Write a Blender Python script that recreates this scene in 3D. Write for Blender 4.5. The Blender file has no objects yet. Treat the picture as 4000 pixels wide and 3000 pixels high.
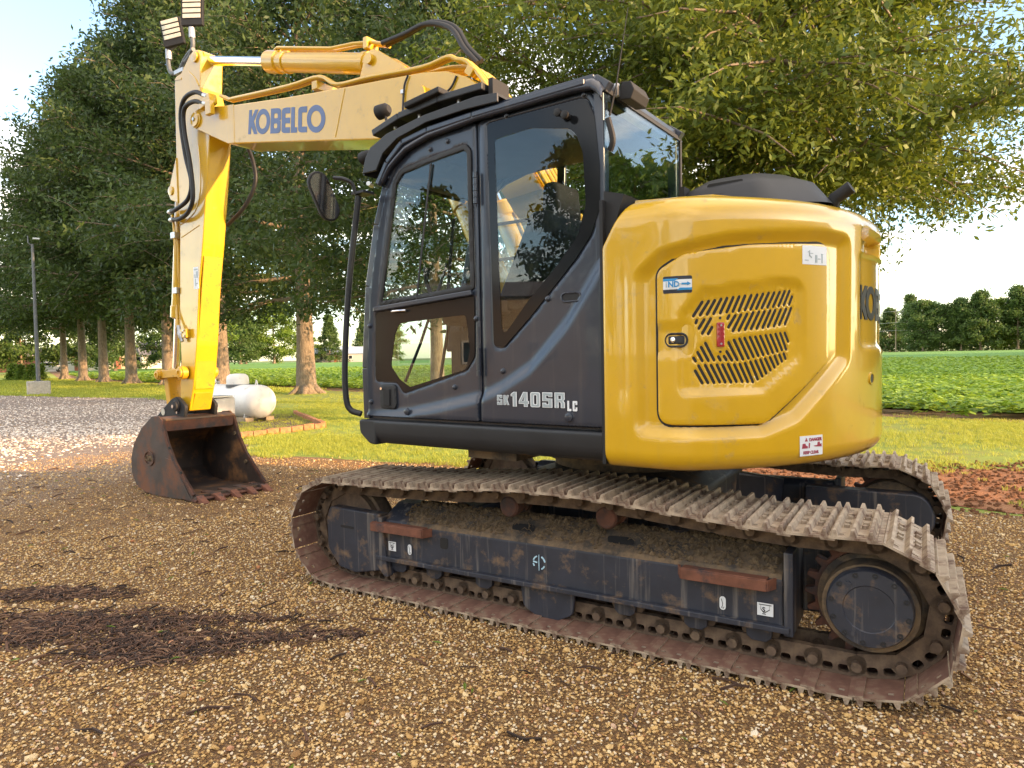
import bpy, bmesh, math, random
import numpy as np
from mathutils import Vector, Matrix
from mathutils.geometry import delaunay_2d_cdt

# ------------------------------------------------------------------ camera, sky, sun, exposure
SC = bpy.context.scene
COL = SC.collection
rad = math.radians
CAM = Vector((-1.7004, 4.3182, 1.4474))
YAW, PITCH, ROLL = rad(-58.75), rad(-2.2), rad(-1.071)
fwd = Vector((math.cos(YAW) * math.cos(PITCH), math.sin(YAW) * math.cos(PITCH), math.sin(PITCH)))
r0 = fwd.cross(Vector((0, 0, 1))).normalized()
u0 = r0.cross(fwd)
rgt = math.cos(ROLL) * r0 + math.sin(ROLL) * u0
upv = -math.sin(ROLL) * r0 + math.cos(ROLL) * u0
cam_d = bpy.data.cameras.new('camera')
cam_d.sensor_fit = 'HORIZONTAL'; cam_d.sensor_width = 36; cam_d.lens = 23.85
cam_d.clip_start = 0.05; cam_d.clip_end = 4000
cam = bpy.data.objects.new('camera', cam_d); COL.objects.link(cam)
m = Matrix((rgt, upv, -fwd)).transposed().to_4x4(); m.translation = CAM
cam.matrix_world = m
SC.camera = cam

SUN_EL, SUN_AZ = rad(15.0), rad(190.0)          # azimuth of the direction TO the sun, from +X
sun_dir = Vector((math.cos(SUN_AZ) * math.cos(SUN_EL), math.sin(SUN_AZ) * math.cos(SUN_EL), math.sin(SUN_EL)))
world = bpy.data.worlds.new('World'); SC.world = world; world.use_nodes = True
wn, wl = world.node_tree.nodes, world.node_tree.links
wn.clear()
sky = wn.new('ShaderNodeTexSky'); sky.sky_type = 'NISHITA'; sky.sun_disc = False
sky.sun_elevation = SUN_EL; sky.sun_rotation = rad(90) - SUN_AZ
sky.air_density = 1.0; sky.dust_density = 0.8; sky.ozone_density = 1.0
bg = wn.new('ShaderNodeBackground'); bg.inputs['Strength'].default_value = 0.13
wo = wn.new('ShaderNodeOutputWorld')
tc = wn.new('ShaderNodeTexCoord')
# thin broken cloud over the whole sky
sep = wn.new('ShaderNodeSeparateXYZ'); wl.new(tc.outputs['Generated'], sep.inputs[0])
mx = wn.new('ShaderNodeMath'); mx.operation = 'MAXIMUM'; mx.inputs[1].default_value = 0.06; wl.new(sep.outputs['Z'], mx.inputs[0])
dv = wn.new('ShaderNodeVectorMath'); dv.operation = 'DIVIDE'; wl.new(tc.outputs['Generated'], dv.inputs[0])
cmb = wn.new('ShaderNodeCombineXYZ')
for i in range(3): wl.new(mx.outputs[0], cmb.inputs[i])
wl.new(cmb.outputs[0], dv.inputs[1])
nz = wn.new('ShaderNodeTexNoise'); nz.inputs['Scale'].default_value = 0.55; nz.inputs['Detail'].default_value = 7
nz.inputs['Roughness'].default_value = 0.58; off = wn.new('ShaderNodeVectorMath'); off.operation = 'ADD'; off.inputs[1].default_value = (7.0, -3.0, 2.0); wl.new(dv.outputs[0], off.inputs[0]); wl.new(off.outputs[0], nz.inputs['Vector'])
rp = wn.new('ShaderNodeValToRGB'); rp.color_ramp.elements[0].position = 0.46; rp.color_ramp.elements[1].position = 0.72
rp.color_ramp.elements[0].color = (0, 0, 0, 1); rp.color_ramp.elements[1].color = (0.9, 0.9, 0.9, 1)
wl.new(nz.outputs['Fac'], rp.inputs[0])
mixw = wn.new('ShaderNodeMixRGB'); wl.new(rp.outputs[0], mixw.inputs[0]); wl.new(sky.outputs[0], mixw.inputs[1])
mixw.inputs[2].default_value = (12.5, 10.2, 7.4, 1)
wl.new(mixw.outputs[0], bg.inputs['Color']); wl.new(bg.outputs[0], wo.inputs[0])

sun_d = bpy.data.lights.new('sun', 'SUN'); sun_d.energy = 2.8; sun_d.angle = rad(0.6); sun_d.color = (1.0, 0.62, 0.33)
sun = bpy.data.objects.new('sun', sun_d); COL.objects.link(sun)
sun.rotation_euler = (-sun_dir).to_track_quat('-Z', 'Y').to_euler()
vs = SC.view_settings
vs.view_transform = 'Standard'; vs.look = 'None'; vs.gamma = 1.0; vs.use_curve_mapping = False
vs.exposure = 2.0
SC.cycles.max_bounces = 5; SC.cycles.transparent_max_bounces = 12; SC.cycles.diffuse_bounces = 2
SC.cycles.glossy_bounces = 3; SC.cycles.transmission_bounces = 2
SC.cycles.sample_clamp_indirect = 8.0

# ------------------------------------------------------------------ materials
MATS = {}
def _m(name):
    mt = bpy.data.materials.new(name); mt.use_nodes = True
    nt = mt.node_tree; return mt, nt, nt.nodes, nt.links, nt.nodes['Principled BSDF']
def _noise(n, l, scale, detail=4, rough=.6, coord='Object', dist=0, vec=None):
    t = n.new('ShaderNodeTexNoise'); t.inputs['Scale'].default_value = scale
    t.inputs['Detail'].default_value = detail; t.inputs['Roughness'].default_value = rough
    t.inputs['Distortion'].default_value = dist
    if vec is None:
        c = n.new('ShaderNodeTexCoord'); vec = c.outputs[coord]
    l.new(vec, t.inputs['Vector']); return t
def _ramp(n, l, src, stops):
    r = n.new('ShaderNodeValToRGB'); e = r.color_ramp.elements
    while len(e) < len(stops): e.new(0.5)
    for el, (p, c) in zip(e, stops): el.position = p; el.color = (*c, 1) if len(c) == 3 else c
    l.new(src, r.inputs[0]); return r
def _mix(n, l, fac, a, b):
    x = n.new('ShaderNodeMixRGB')
    for s, i in ((fac, 0), (a, 1), (b, 2)):
        if hasattr(s, 'is_output') or hasattr(s, 'links'): l.new(s, x.inputs[i])
        elif i == 0: x.inputs[0].default_value = s
        else: x.inputs[i].default_value = (*s, 1)
    return x
def _bump(n, l, h, strength, dist, b):
    bp = n.new('ShaderNodeBump'); bp.inputs['Strength'].default_value = strength; bp.inputs['Distance'].default_value = dist
    l.new(h, bp.inputs['Height']); l.new(bp.outputs[0], b.inputs['Normal']); return bp
def paint(name, col, rough=.35, coat=.0, var=.12, metal=0.0, scale=6, dirt=None, dirt_amt=.5, dirt_scale=5, bump=0.0, bump_scale=60):
    mt, nt, n, l, b = _m(name)
    t = _noise(n, l, scale)
    dk = tuple(c * (1 - var) for c in col); lt = tuple(min(1, c * (1 + var)) for c in col)
    r = _ramp(n, l, t.outputs['Fac'], [(.3, dk), (.7, lt)])
    out = r.outputs[0]
    if dirt:
        t2 = _noise(n, l, dirt_scale, 9, .68)
        m2 = _ramp(n, l, t2.outputs['Fac'], [(.62 - dirt_amt * .3, (0, 0, 0)), (.74 - dirt_amt * .2, (1, 1, 1))])
        out = _mix(n, l, m2.outputs[0], out, dirt).outputs[0]
        rr = n.new('ShaderNodeMapRange'); l.new(m2.outputs[0], rr.inputs[0]); rr.inputs[3].default_value = rough; rr.inputs[4].default_value = .85
        l.new(rr.outputs[0], b.inputs['Roughness'])
    else: b.inputs['Roughness'].default_value = rough
    l.new(out, b.inputs['Base Color'])
    b.inputs['Metallic'].default_value = metal
    b.inputs['Coat Weight'].default_value = coat; b.inputs['Coat Roughness'].default_value = .04
    if bump:
        t3 = _noise(n, l, bump_scale, 6, .7); _bump(n, l, t3.outputs['Fac'], .6, bump, b)
    MATS[name] = mt; return mt
paint('yellow', (.62, .362, .007), .30, .9, .04, dirt=(.45, .29, .06), dirt_amt=.07, dirt_scale=9, bump=.0006, bump_scale=7)
paint('yellow_worn', (.62, .325, .012), .42, .15, .08, dirt=(.22, .13, .035), dirt_amt=.16, dirt_scale=14)
paint('charcoal', (.024, .031, .048), .30, .25, .08)
paint('trim', (.016, .018, .022), .5, 0, .2)
paint('matte_black', (.012, .012, .013), .7, 0, .2)
paint('seat_cloth', (.018, .018, .020), .9, 0, .3, scale=30)
paint('rubber', (.014, .014, .015), .55, 0, .2)
paint('frame', (.026, .030, .044), .5, 0, .2, dirt=(.17, .11, .065), dirt_amt=.26, dirt_scale=8)
def streaks(mt, col, sx, amt):
    n, l = mt.node_tree.nodes, mt.node_tree.links; b = n['Principled BSDF']; src = b.inputs['Base Color'].links[0].from_socket
    c = n.new('ShaderNodeTexCoord'); mp = n.new('ShaderNodeMapping'); mp.inputs['Scale'].default_value = (sx, sx, .9); l.new(c.outputs['Object'], mp.inputs[0])
    t = _noise(n, l, 1.0, 6, .6, vec=mp.outputs[0]); r = _ramp(n, l, t.outputs['Fac'], [(.56, (0, 0, 0)), (.70, (amt, amt, amt))])
    l.new(_mix(n, l, r.outputs[0], src, col).outputs[0], b.inputs['Base Color'])
streaks(MATS['frame'], (.26, .23, .20), 22, .55)
streaks(MATS['yellow'], (.50, .34, .07), 16, .22)
streaks(MATS['charcoal'], (.10, .095, .09), 14, .22)
paint('frame_dirty', (.05, .042, .036), .85, 0, .3, dirt=(.17, .115, .065), dirt_amt=.75, dirt_scale=9, bump=.004, bump_scale=70)
paint('shoe', (.37, .295, .215), .68, 0, .25, metal=.05, scale=14, dirt=(.13, .075, .05), dirt_amt=.42, dirt_scale=10, bump=.002, bump_scale=90)
paint('shoe_in', (.16, .080, .056), .78, 0, .3, scale=12, dirt=(.22, .15, .10), dirt_amt=.35, dirt_scale=12, bump=.001, bump_scale=80)
paint('link', (.10, .066, .044), .78, .0, .4, scale=16, dirt=(.17, .12, .075), dirt_amt=.4, dirt_scale=14, bump=.001, bump_scale=90)
paint('rust', (.10, .040, .024), .8, 0, .35, scale=10, dirt=(.035, .030, .032), dirt_amt=.5, dirt_scale=8, bump=.001, bump_scale=70)
paint('rust_step', (.16, .062, .036), .8, 0, .3, scale=14, dirt=(.04, .035, .04), dirt_amt=.3, dirt_scale=10)
paint('bucket', (.052, .036, .031), .62, 0, .35, scale=4, dirt=(.165, .068, .034), dirt_amt=.56, dirt_scale=3.2, bump=.0012, bump_scale=60)
paint('bucket_in', (.045, .032, .026), .6, 0, .3, scale=4, dirt=(.24, .115, .045), dirt_amt=.42, dirt_scale=2.6, bump=.0012, bump_scale=50)
paint('chrome', (.85, .85, .86), .12, 0, .02, metal=1)
paint('steel', (.5, .5, .5), .35, 0, .1, metal=.9)
paint('white_decal', (.72, .75, .78), .4, 0, .03)
paint('grey_decal', (.34, .40, .43), .4, 0, .05)
paint('navy_decal', (.008, .010, .022), .4, 0, .05)
paint('logo_blue', (.085, .13, .27), .45, 0, .1)
paint('logo_dark', (.018, .022, .03), .4, 0, .1)
paint('red_print', (.30, .03, .06), .5, 0, .1)
paint('cyan_print', (.02, .25, .55), .4, 0, .1)
paint('pale_blue', (.45, .68, .82), .4, 0, .05)
paint('reflector', (.35, .02, .03), .2, .6, .2, scale=40)
paint('belt_red', (.5, .05, .05), .6)
paint('tank_white', (.70, .69, .66), .45, .1, .05, dirt=(.45, .41, .35), dirt_amt=.1, dirt_scale=8)
paint('concrete', (.40, .37, .33), .9, 0, .2, scale=12, bump=.002, bump_scale=80)
paint('box_white', (.62, .58, .53), .8, 0, .1, scale=8, bump=.001)
paint('brick', (.36, .17, .08), .9, 0, .35, scale=9, bump=.003, bump_scale=60)
paint('block', (.30, .24, .16), .9, 0, .3, scale=12, bump=.003, bump_scale=60)
paint('pole_grey', (.11, .12, .13), .5, 0, .1)
paint('galv', (.45, .46, .48), .45, 0, .1, metal=.6)
paint('wood_pole', (.30, .24, .17), .9, 0, .2)
paint('lens', (.62, .58, .46), .25, .3, .15, scale=30)
paint('house_tan', (.55, .43, .30), .9, 0, .08)
paint('house_white', (.68, .66, .62), .9, 0, .05)
paint('house_brick', (.34, .13, .08), .9, 0, .2, scale=3)
paint('house_grey', (.34, .32, .30), .9, 0, .1)
paint('roof_grey', (.16, .15, .16), .8, 0, .15)
paint('roof_metal', (.40, .45, .52), .4, 0, .05, metal=.3)
paint('car_silver', (.45, .50, .56), .3, .5, .05)
paint('dark_glass', (.010, .011, .013), .12, .0, .1)
MATS['dark_glass'].node_tree.nodes['Principled BSDF'].inputs['Specular IOR Level'].default_value = .25
paint('interior', (.05, .05, .055), .7, 0, .2)
paint('siding', (.42, .33, .22), .55, 0, .08)
def corrugate(mt, scale):
    n, l = mt.node_tree.nodes, mt.node_tree.links; b = n['Principled BSDF']
    w = n.new('ShaderNodeTexWave'); w.inputs['Scale'].default_value = scale; w.bands_direction = 'X'
    c = n.new('ShaderNodeTexCoord'); l.new(c.outputs['Object'], w.inputs['Vector'])
    _bump(n, l, w.outputs['Fac'], .8, .03, b)
corrugate(MATS['siding'], 3.2)

def glass_mat(name, tint, rough=0.0, refl=.045):
    mt, nt, n, l, b = _m(name); n.remove(b)
    o = n['Material Output']
    tr = n.new('ShaderNodeBsdfTransparent'); tr.inputs[0].default_value = (*tint, 1)
    gl = n.new('ShaderNodeBsdfGlossy'); gl.inputs['Roughness'].default_value = rough
    ge = n.new('ShaderNodeNewGeometry'); dt = n.new('ShaderNodeVectorMath'); dt.operation = 'DOT_PRODUCT'
    l.new(ge.outputs['Incoming'], dt.inputs[0]); l.new(ge.outputs['Normal'], dt.inputs[1])
    ab = n.new('ShaderNodeMath'); ab.operation = 'ABSOLUTE'; l.new(dt.outputs['Value'], ab.inputs[0])
    om = n.new('ShaderNodeMath'); om.operation = 'SUBTRACT'; om.inputs[0].default_value = 1; l.new(ab.outputs[0], om.inputs[1])
    pw = n.new('ShaderNodeMath'); pw.operation = 'POWER'; pw.inputs[1].default_value = 4.0; l.new(om.outputs[0], pw.inputs[0])
    ma = n.new('ShaderNodeMath'); ma.operation = 'MULTIPLY_ADD'; ma.inputs[1].default_value = .90; ma.inputs[2].default_value = refl; l.new(pw.outputs[0], ma.inputs[0])
    mx = n.new('ShaderNodeMixShader')
    l.new(ma.outputs[0], mx.inputs[0]); l.new(tr.outputs[0], mx.inputs[1]); l.new(gl.outputs[0], mx.inputs[2])
    l.new(mx.outputs[0], o.inputs[0]); MATS[name] = mt
glass_mat('glass', (.84, .90, .91))
mt, nt, n, l, b = _m('mirror_glass'); b.inputs['Base Color'].default_value = (.55, .55, .58, 1); b.inputs['Metallic'].default_value = 1; b.inputs['Roughness'].default_value = .05; MATS['mirror_glass'] = mt

def foliage(name, dark, light, trans=.35, rough=.55):
    mt, nt, n, l, b = _m(name)
    g = n.new('ShaderNodeNewGeometry'); t = _noise(n, l, .45, 3)
    ad = n.new('ShaderNodeMath'); ad.operation = 'MULTIPLY_ADD'
    l.new(g.outputs['Random Per Island'], ad.inputs[0]); ad.inputs[1].default_value = .55
    l.new(t.outputs['Fac'], ad.inputs[2])
    r = _ramp(n, l, ad.outputs[0], [(.35, dark), (1.0, light)])
    l.new(r.outputs[0], b.inputs['Base Color']); b.inputs['Roughness'].default_value = rough
    b.inputs['Specular IOR Level'].default_value = .35
    tl = n.new('ShaderNodeBsdfTranslucent'); hs = n.new('ShaderNodeHueSaturation'); hs.inputs['Value'].default_value = 1.25; hs.inputs['Hue'].default_value = .49
    l.new(r.outputs[0], hs.inputs['Color']); l.new(hs.outputs[0], tl.inputs[0])
    mx = n.new('ShaderNodeMixShader'); mx.inputs[0].default_value = trans
    l.new(b.outputs[0], mx.inputs[1]); l.new(tl.outputs[0], mx.inputs[2]); l.new(mx.outputs[0], n['Material Output'].inputs[0])
    MATS[name] = mt
foliage('leaf_oak', (.038, .075, .010), (.17, .215, .026))
foliage('leaf_row', (.020, .046, .014), (.075, .115, .026))
foliage('leaf_bright', (.06, .12, .012), (.17, .25, .03))
foliage('leaf_far', (.032, .07, .020), (.10, .16, .035))
foliage('leaf_soy', (.10, .22, .016), (.32, .46, .05))
foliage('grass_blade', (.14, .21, .018), (.46, .48, .08), .4)
def bark(name, a, b_):
    mt, nt, n, l, b = _m(name)
    c = n.new('ShaderNodeTexCoord'); mp = n.new('ShaderNodeMapping'); mp.inputs['Scale'].default_value = (1, 1, .3)
    l.new(c.outputs['Object'], mp.inputs[0])
    t = _noise(n, l, 16, 8, .7, vec=mp.outputs[0]); r = _ramp(n, l, t.outputs['Fac'], [(.3, a), (.7, b_)])
    l.new(r.outputs[0], b.inputs['Base Color']); b.inputs['Roughness'].default_value = .9
    _bump(n, l, t.outputs['Fac'], 1, .04, b); MATS[name] = mt
bark('bark', (.10, .075, .05), (.34, .27, .19))

# ---- ground materials (world-space object coordinates: the sheets stay at the origin)
def gravel_mat(name, cols, base_dark, mulch=False):
    mt, nt, n, l, b = _m(name)
    c = n.new('ShaderNodeTexCoord')
    v = n.new('ShaderNodeTexVoronoi'); v.inputs['Scale'].default_value = 72; v.inputs['Randomness'].default_value = 1
    l.new(c.outputs['Object'], v.inputs['Vector'])
    v2 = n.new('ShaderNodeTexVoronoi'); v2.inputs['Scale'].default_value = 165; l.new(c.outputs['Object'], v2.inputs['Vector'])
    sp = n.new('ShaderNodeSeparateColor'); l.new(v.outputs['Color'], sp.inputs[0])
    sp2 = n.new('ShaderNodeSeparateColor'); l.new(v2.outputs['Color'], sp2.inputs[0])
    r1 = _ramp(n, l, sp.outputs[0], cols); r2 = _ramp(n, l, sp2.outputs[0], cols)
    big = _noise(n, l, .7, 5, .6, vec=c.outputs['Object'])
    bigr = _ramp(n, l, big.outputs['Fac'], [(.35, (0, 0, 0)), (.65, (1, 1, 1))])
    cm = _mix(n, l, sp2.outputs[1], r1.outputs[0], r2.outputs[0])
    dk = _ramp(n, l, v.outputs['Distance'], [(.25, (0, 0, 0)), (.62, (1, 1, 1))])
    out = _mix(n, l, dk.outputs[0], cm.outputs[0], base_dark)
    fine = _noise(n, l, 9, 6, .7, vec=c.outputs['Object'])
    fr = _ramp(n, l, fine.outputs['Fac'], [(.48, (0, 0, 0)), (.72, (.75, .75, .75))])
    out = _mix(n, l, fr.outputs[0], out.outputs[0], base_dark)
    tint = _mix(n, l, bigr.outputs[0], (.78, .74, .70), (1, 1, 1)); mul = n.new('ShaderNodeMixRGB'); mul.blend_type = 'MULTIPLY'; mul.inputs[0].default_value = 1
    l.new(out.outputs[0], mul.inputs[1]); l.new(tint.outputs[0], mul.inputs[2])
    res = mul.outputs[0]
    if mulch:      # the far half of the yard is dressed with paler crushed limestone
        sx_ = n.new('ShaderNodeSeparateXYZ'); l.new(c.outputs['Object'], sx_.inputs[0])
        wob = _noise(n, l, .8, 5, .6, vec=c.outputs['Object'])
        a1 = n.new('ShaderNodeMath'); a1.operation = 'MULTIPLY_ADD'; l.new(wob.outputs['Fac'], a1.inputs[0]); a1.inputs[1].default_value = 5.0; l.new(sx_.outputs['X'], a1.inputs[2])
        mr0 = n.new('ShaderNodeMapRange'); l.new(a1.outputs[0], mr0.inputs[0]); mr0.inputs[1].default_value = 8.5; mr0.inputs[2].default_value = 12.5
        pale = _ramp(n, l, sp.outputs[0], [(0, (.26, .20, .16)), (.5, (.56, .48, .41)), (1, (.80, .74, .68))]); lump = _noise(n, l, 5.5, 6, .75, vec=c.outputs['Object']); lr = _ramp(n, l, lump.outputs['Fac'], [(.40, (.42, .33, .27)), (.62, (1, 1, 1))]); pl1 = n.new('ShaderNodeMixRGB'); pl1.blend_type = 'MULTIPLY'; pl1.inputs[0].default_value = .8; l.new(pale.outputs[0], pl1.inputs[1]); l.new(lr.outputs[0], pl1.inputs[2]); pl2 = _mix(n, l, dk.outputs[0], pl1.outputs[0], (.24, .18, .145))
        res = _mix(n, l, mr0.outputs[0], res, pl2.outputs[0]).outputs[0]
    if mulch:      # a spread of dark bark mulch left on the stones
        res2 = None
        for (mxx, myy, ang, sx, sy) in mulch:
            mp = n.new('ShaderNodeMapping'); mp.vector_type = 'TEXTURE'
            mp.inputs['Location'].default_value = (mxx, myy, 0); mp.inputs['Rotation'].default_value = (0, 0, ang); mp.inputs['Scale'].default_value = (sx, sy, 1)
            l.new(c.outputs['Object'], mp.inputs[0])
            ln = n.new('ShaderNodeVectorMath'); ln.operation = 'LENGTH'; l.new(mp.outputs[0], ln.inputs[0])
            nn = _noise(n, l, 3.2, 7, .65, vec=c.outputs['Object'])
            ad = n.new('ShaderNodeMath'); ad.operation = 'MULTIPLY_ADD'; l.new(nn.outputs['Fac'], ad.inputs[0]); ad.inputs[1].default_value = 2.4; l.new(ln.outputs['Value'], ad.inputs[2])
            mr = _ramp(n, l, ad.outputs[0], [(0, (1, 1, 1)), (1, (0, 0, 0))])
            rr = n.new('ShaderNodeMapRange'); l.new(ad.outputs[0], rr.inputs[0]); rr.inputs[1].default_value = 1.5; rr.inputs[2].default_value = 2.15; rr.inputs[3].default_value = .78; rr.inputs[4].default_value = 0
            mul_in = _noise(n, l, 45, 5, .7, vec=c.outputs['Object']); mc = _ramp(n, l, mul_in.outputs['Fac'], [(.35, (.022, .016, .013)), (.55, (.07, .042, .03)), (.75, (.20, .11, .06))])
            res = _mix(n, l, rr.outputs[0], res, mc.outputs[0]).outputs[0]
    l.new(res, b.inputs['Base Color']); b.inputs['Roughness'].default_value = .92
    hh = n.new('ShaderNodeMath'); hh.operation = 'ADD'; inv = n.new('ShaderNodeMath'); inv.operation = 'MULTIPLY'; inv.inputs[1].default_value = -1
    l.new(v.outputs['Distance'], inv.inputs[0]); l.new(inv.outputs[0], hh.inputs[0])
    m5 = n.new('ShaderNodeMath'); m5.operation = 'MULTIPLY'; m5.inputs[1].default_value = -.5; l.new(v2.outputs['Distance'], m5.inputs[0]); l.new(m5.outputs[0], hh.inputs[1])
    _bump(n, l, hh.outputs[0], 1, .02, b)
    MATS[name] = mt
STONE_COLS = [(.0, (.18, .08, .02)), (.25, (.40, .20, .055)), (.5, (.56, .32, .10)), (.75, (.68, .44, .17)), (.92, (.82, .64, .36)), (1.0, (.42, .13, .04))]
def soilgrass(name, cols, scale=1.2, fine=30, bump=.02):
    mt, nt, n, l, b = _m(name); c = n.new('ShaderNodeTexCoord')
    t = _noise(n, l, scale, 8, .65, vec=c.outputs['Object']); t2 = _noise(n, l, fine, 6, .7, vec=c.outputs['Object'])
    ad = n.new('ShaderNodeMath'); ad.operation = 'MULTIPLY_ADD'; l.new(t2.outputs['Fac'], ad.inputs[0]); ad.inputs[1].default_value = .5
    m2 = n.new('ShaderNodeMath'); m2.operation = 'MULTIPLY'; m2.inputs[1].default_value = .5; l.new(t.outputs['Fac'], m2.inputs[0]); l.new(m2.outputs[0], ad.inputs[2])
    r = _ramp(n, l, ad.outputs[0], cols); l.new(r.outputs[0], b.inputs['Base Color']); b.inputs['Roughness'].default_value = .95
    _bump(n, l, t2.outputs['Fac'], 1, bump, b); MATS[name] = mt
soilgrass('lawn', [(.34, (.30, .18, .07)), (.42, (.24, .26, .045)), (.56, (.23, .32, .04)), (.7, (.38, .40, .09))])
soilgrass('red_soil', [(.3, (.14, .055, .022)), (.5, (.30, .125, .05)), (.72, (.46, .24, .11))], 2, 22, .03)
soilgrass('field_soil', [(.3, (.14, .08, .035)), (.6, (.27, .16, .075)), (.8, (.38, .25, .13))], 2, 25, .03)
soilgrass('terrain', [(.3, (.07, .10, .015)), (.55, (.10, .14, .02)), (.8, (.15, .18, .035))], .08, 4, .05)
def field_mat():
    mt, nt, n, l, b = _m('field_green'); c = n.new('ShaderNodeTexCoord')
    t2 = _noise(n, l, 3.5, 7, .7, vec=c.outputs['Object']); t = _noise(n, l, .05, 4, .6, vec=c.outputs['Object'])
    mp = n.new('ShaderNodeMapping'); mp.inputs['Rotation'].default_value = (0, 0, rad(-15.5)); l.new(c.outputs['Object'], mp.inputs[0])
    w = n.new('ShaderNodeTexWave'); w.bands_direction = 'Y'; w.inputs['Scale'].default_value = .42; w.inputs['Distortion'].default_value = 1.2; w.inputs['Detail'].default_value = 3
    l.new(mp.outputs[0], w.inputs['Vector'])
    r = _ramp(n, l, t2.outputs['Fac'], [(.3, (.05, .14, .016)), (.5, (.11, .26, .03)), (.72, (.20, .38, .05))])
    rw = _ramp(n, l, w.outputs['Fac'], [(.0, (.5, .5, .45)), (.5, (1, 1, 1))])
    mu = n.new('ShaderNodeMixRGB'); mu.blend_type = 'MULTIPLY'; mu.inputs[0].default_value = .55
    l.new(r.outputs[0], mu.inputs[1]); l.new(rw.outputs[0], mu.inputs[2])
    rb = _ramp(n, l, t.outputs['Fac'], [(.35, (.8, .85, .75)), (.65, (1.1, 1.05, 1))]); m3 = n.new('ShaderNodeMixRGB'); m3.blend_type = 'MULTIPLY'; m3.inputs[0].default_value = 1
    l.new(mu.outputs[0], m3.inputs[1]); l.new(rb.outputs[0], m3.inputs[2])
    l.new(m3.outputs[0], b.inputs['Base Color']); b.inputs['Roughness'].default_value = .9
    _bump(n, l, t2.outputs['Fac'], 1, .12, b); MATS['field_green'] = mt
field_mat()
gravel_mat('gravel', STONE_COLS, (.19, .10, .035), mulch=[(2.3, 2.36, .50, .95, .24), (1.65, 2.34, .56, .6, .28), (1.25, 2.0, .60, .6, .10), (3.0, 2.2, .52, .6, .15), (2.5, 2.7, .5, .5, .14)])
gravel_mat('pad_gravel', [(.0, (.18, .13, .09)), (.5, (.38, .31, .24)), (1, (.58, .52, .44))], (.09, .06, .04))
def stone_mat():
    mt, nt, n, l, b = _m('stone'); oi = n.new('ShaderNodeObjectInfo')
    r = _ramp(n, l, oi.outputs['Random'], [(.0, (.26, .125, .035)), (.2, (.52, .29, .085)), (.45, (.68, .43, .15)), (.68, (.80, .54, .23)), (.84, (.88, .70, .42)), (.93, (.84, .74, .56)), (1., (.50, .17, .05))])
    t = _noise(n, l, 40, 4); mx = _mix(n, l, .18, r.outputs[0], (.2, .13, .07)); l.new(t.outputs['Fac'], mx.inputs[0])
    mm = n.new('ShaderNodeMath'); mm.operation = 'MULTIPLY'; mm.inputs[1].default_value = .5; l.new(t.outputs['Fac'], mm.inputs[0]); l.new(mm.outputs[0], mx.inputs[0])
    l.new(mx.outputs[0], b.inputs['Base Color']); b.inputs['Roughness'].default_value = .85; MATS['stone'] = mt
stone_mat()
def mulch_mat():
    mt, nt, n, l, b = _m('mulch'); oi = n.new('ShaderNodeObjectInfo')
    r = _ramp(n, l, oi.outputs['Random'], [(0, (.025, .016, .012)), (.4, (.075, .040, .026)), (.7, (.14, .07, .04)), (1, (.26, .15, .085))]); l.new(r.outputs[0], b.inputs['Base Color']); b.inputs['Roughness'].default_value = .95; MATS['mulch'] = mt
mulch_mat()
def pale_stone():
    mt, nt, n, l, b = _m('stone_pale'); oi = n.new('ShaderNodeObjectInfo')
    r = _ramp(n, l, oi.outputs['Random'], [(0, (.34, .26, .20)), (.5, (.62, .53, .45)), (1, (.85, .78, .70))]); l.new(r.outputs[0], b.inputs['Base Color']); b.inputs['Roughness'].default_value = .9; MATS['stone_pale'] = mt
pale_stone()
paint('clod', (.13, .09, .05), .95, 0, .5, scale=30)

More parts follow.
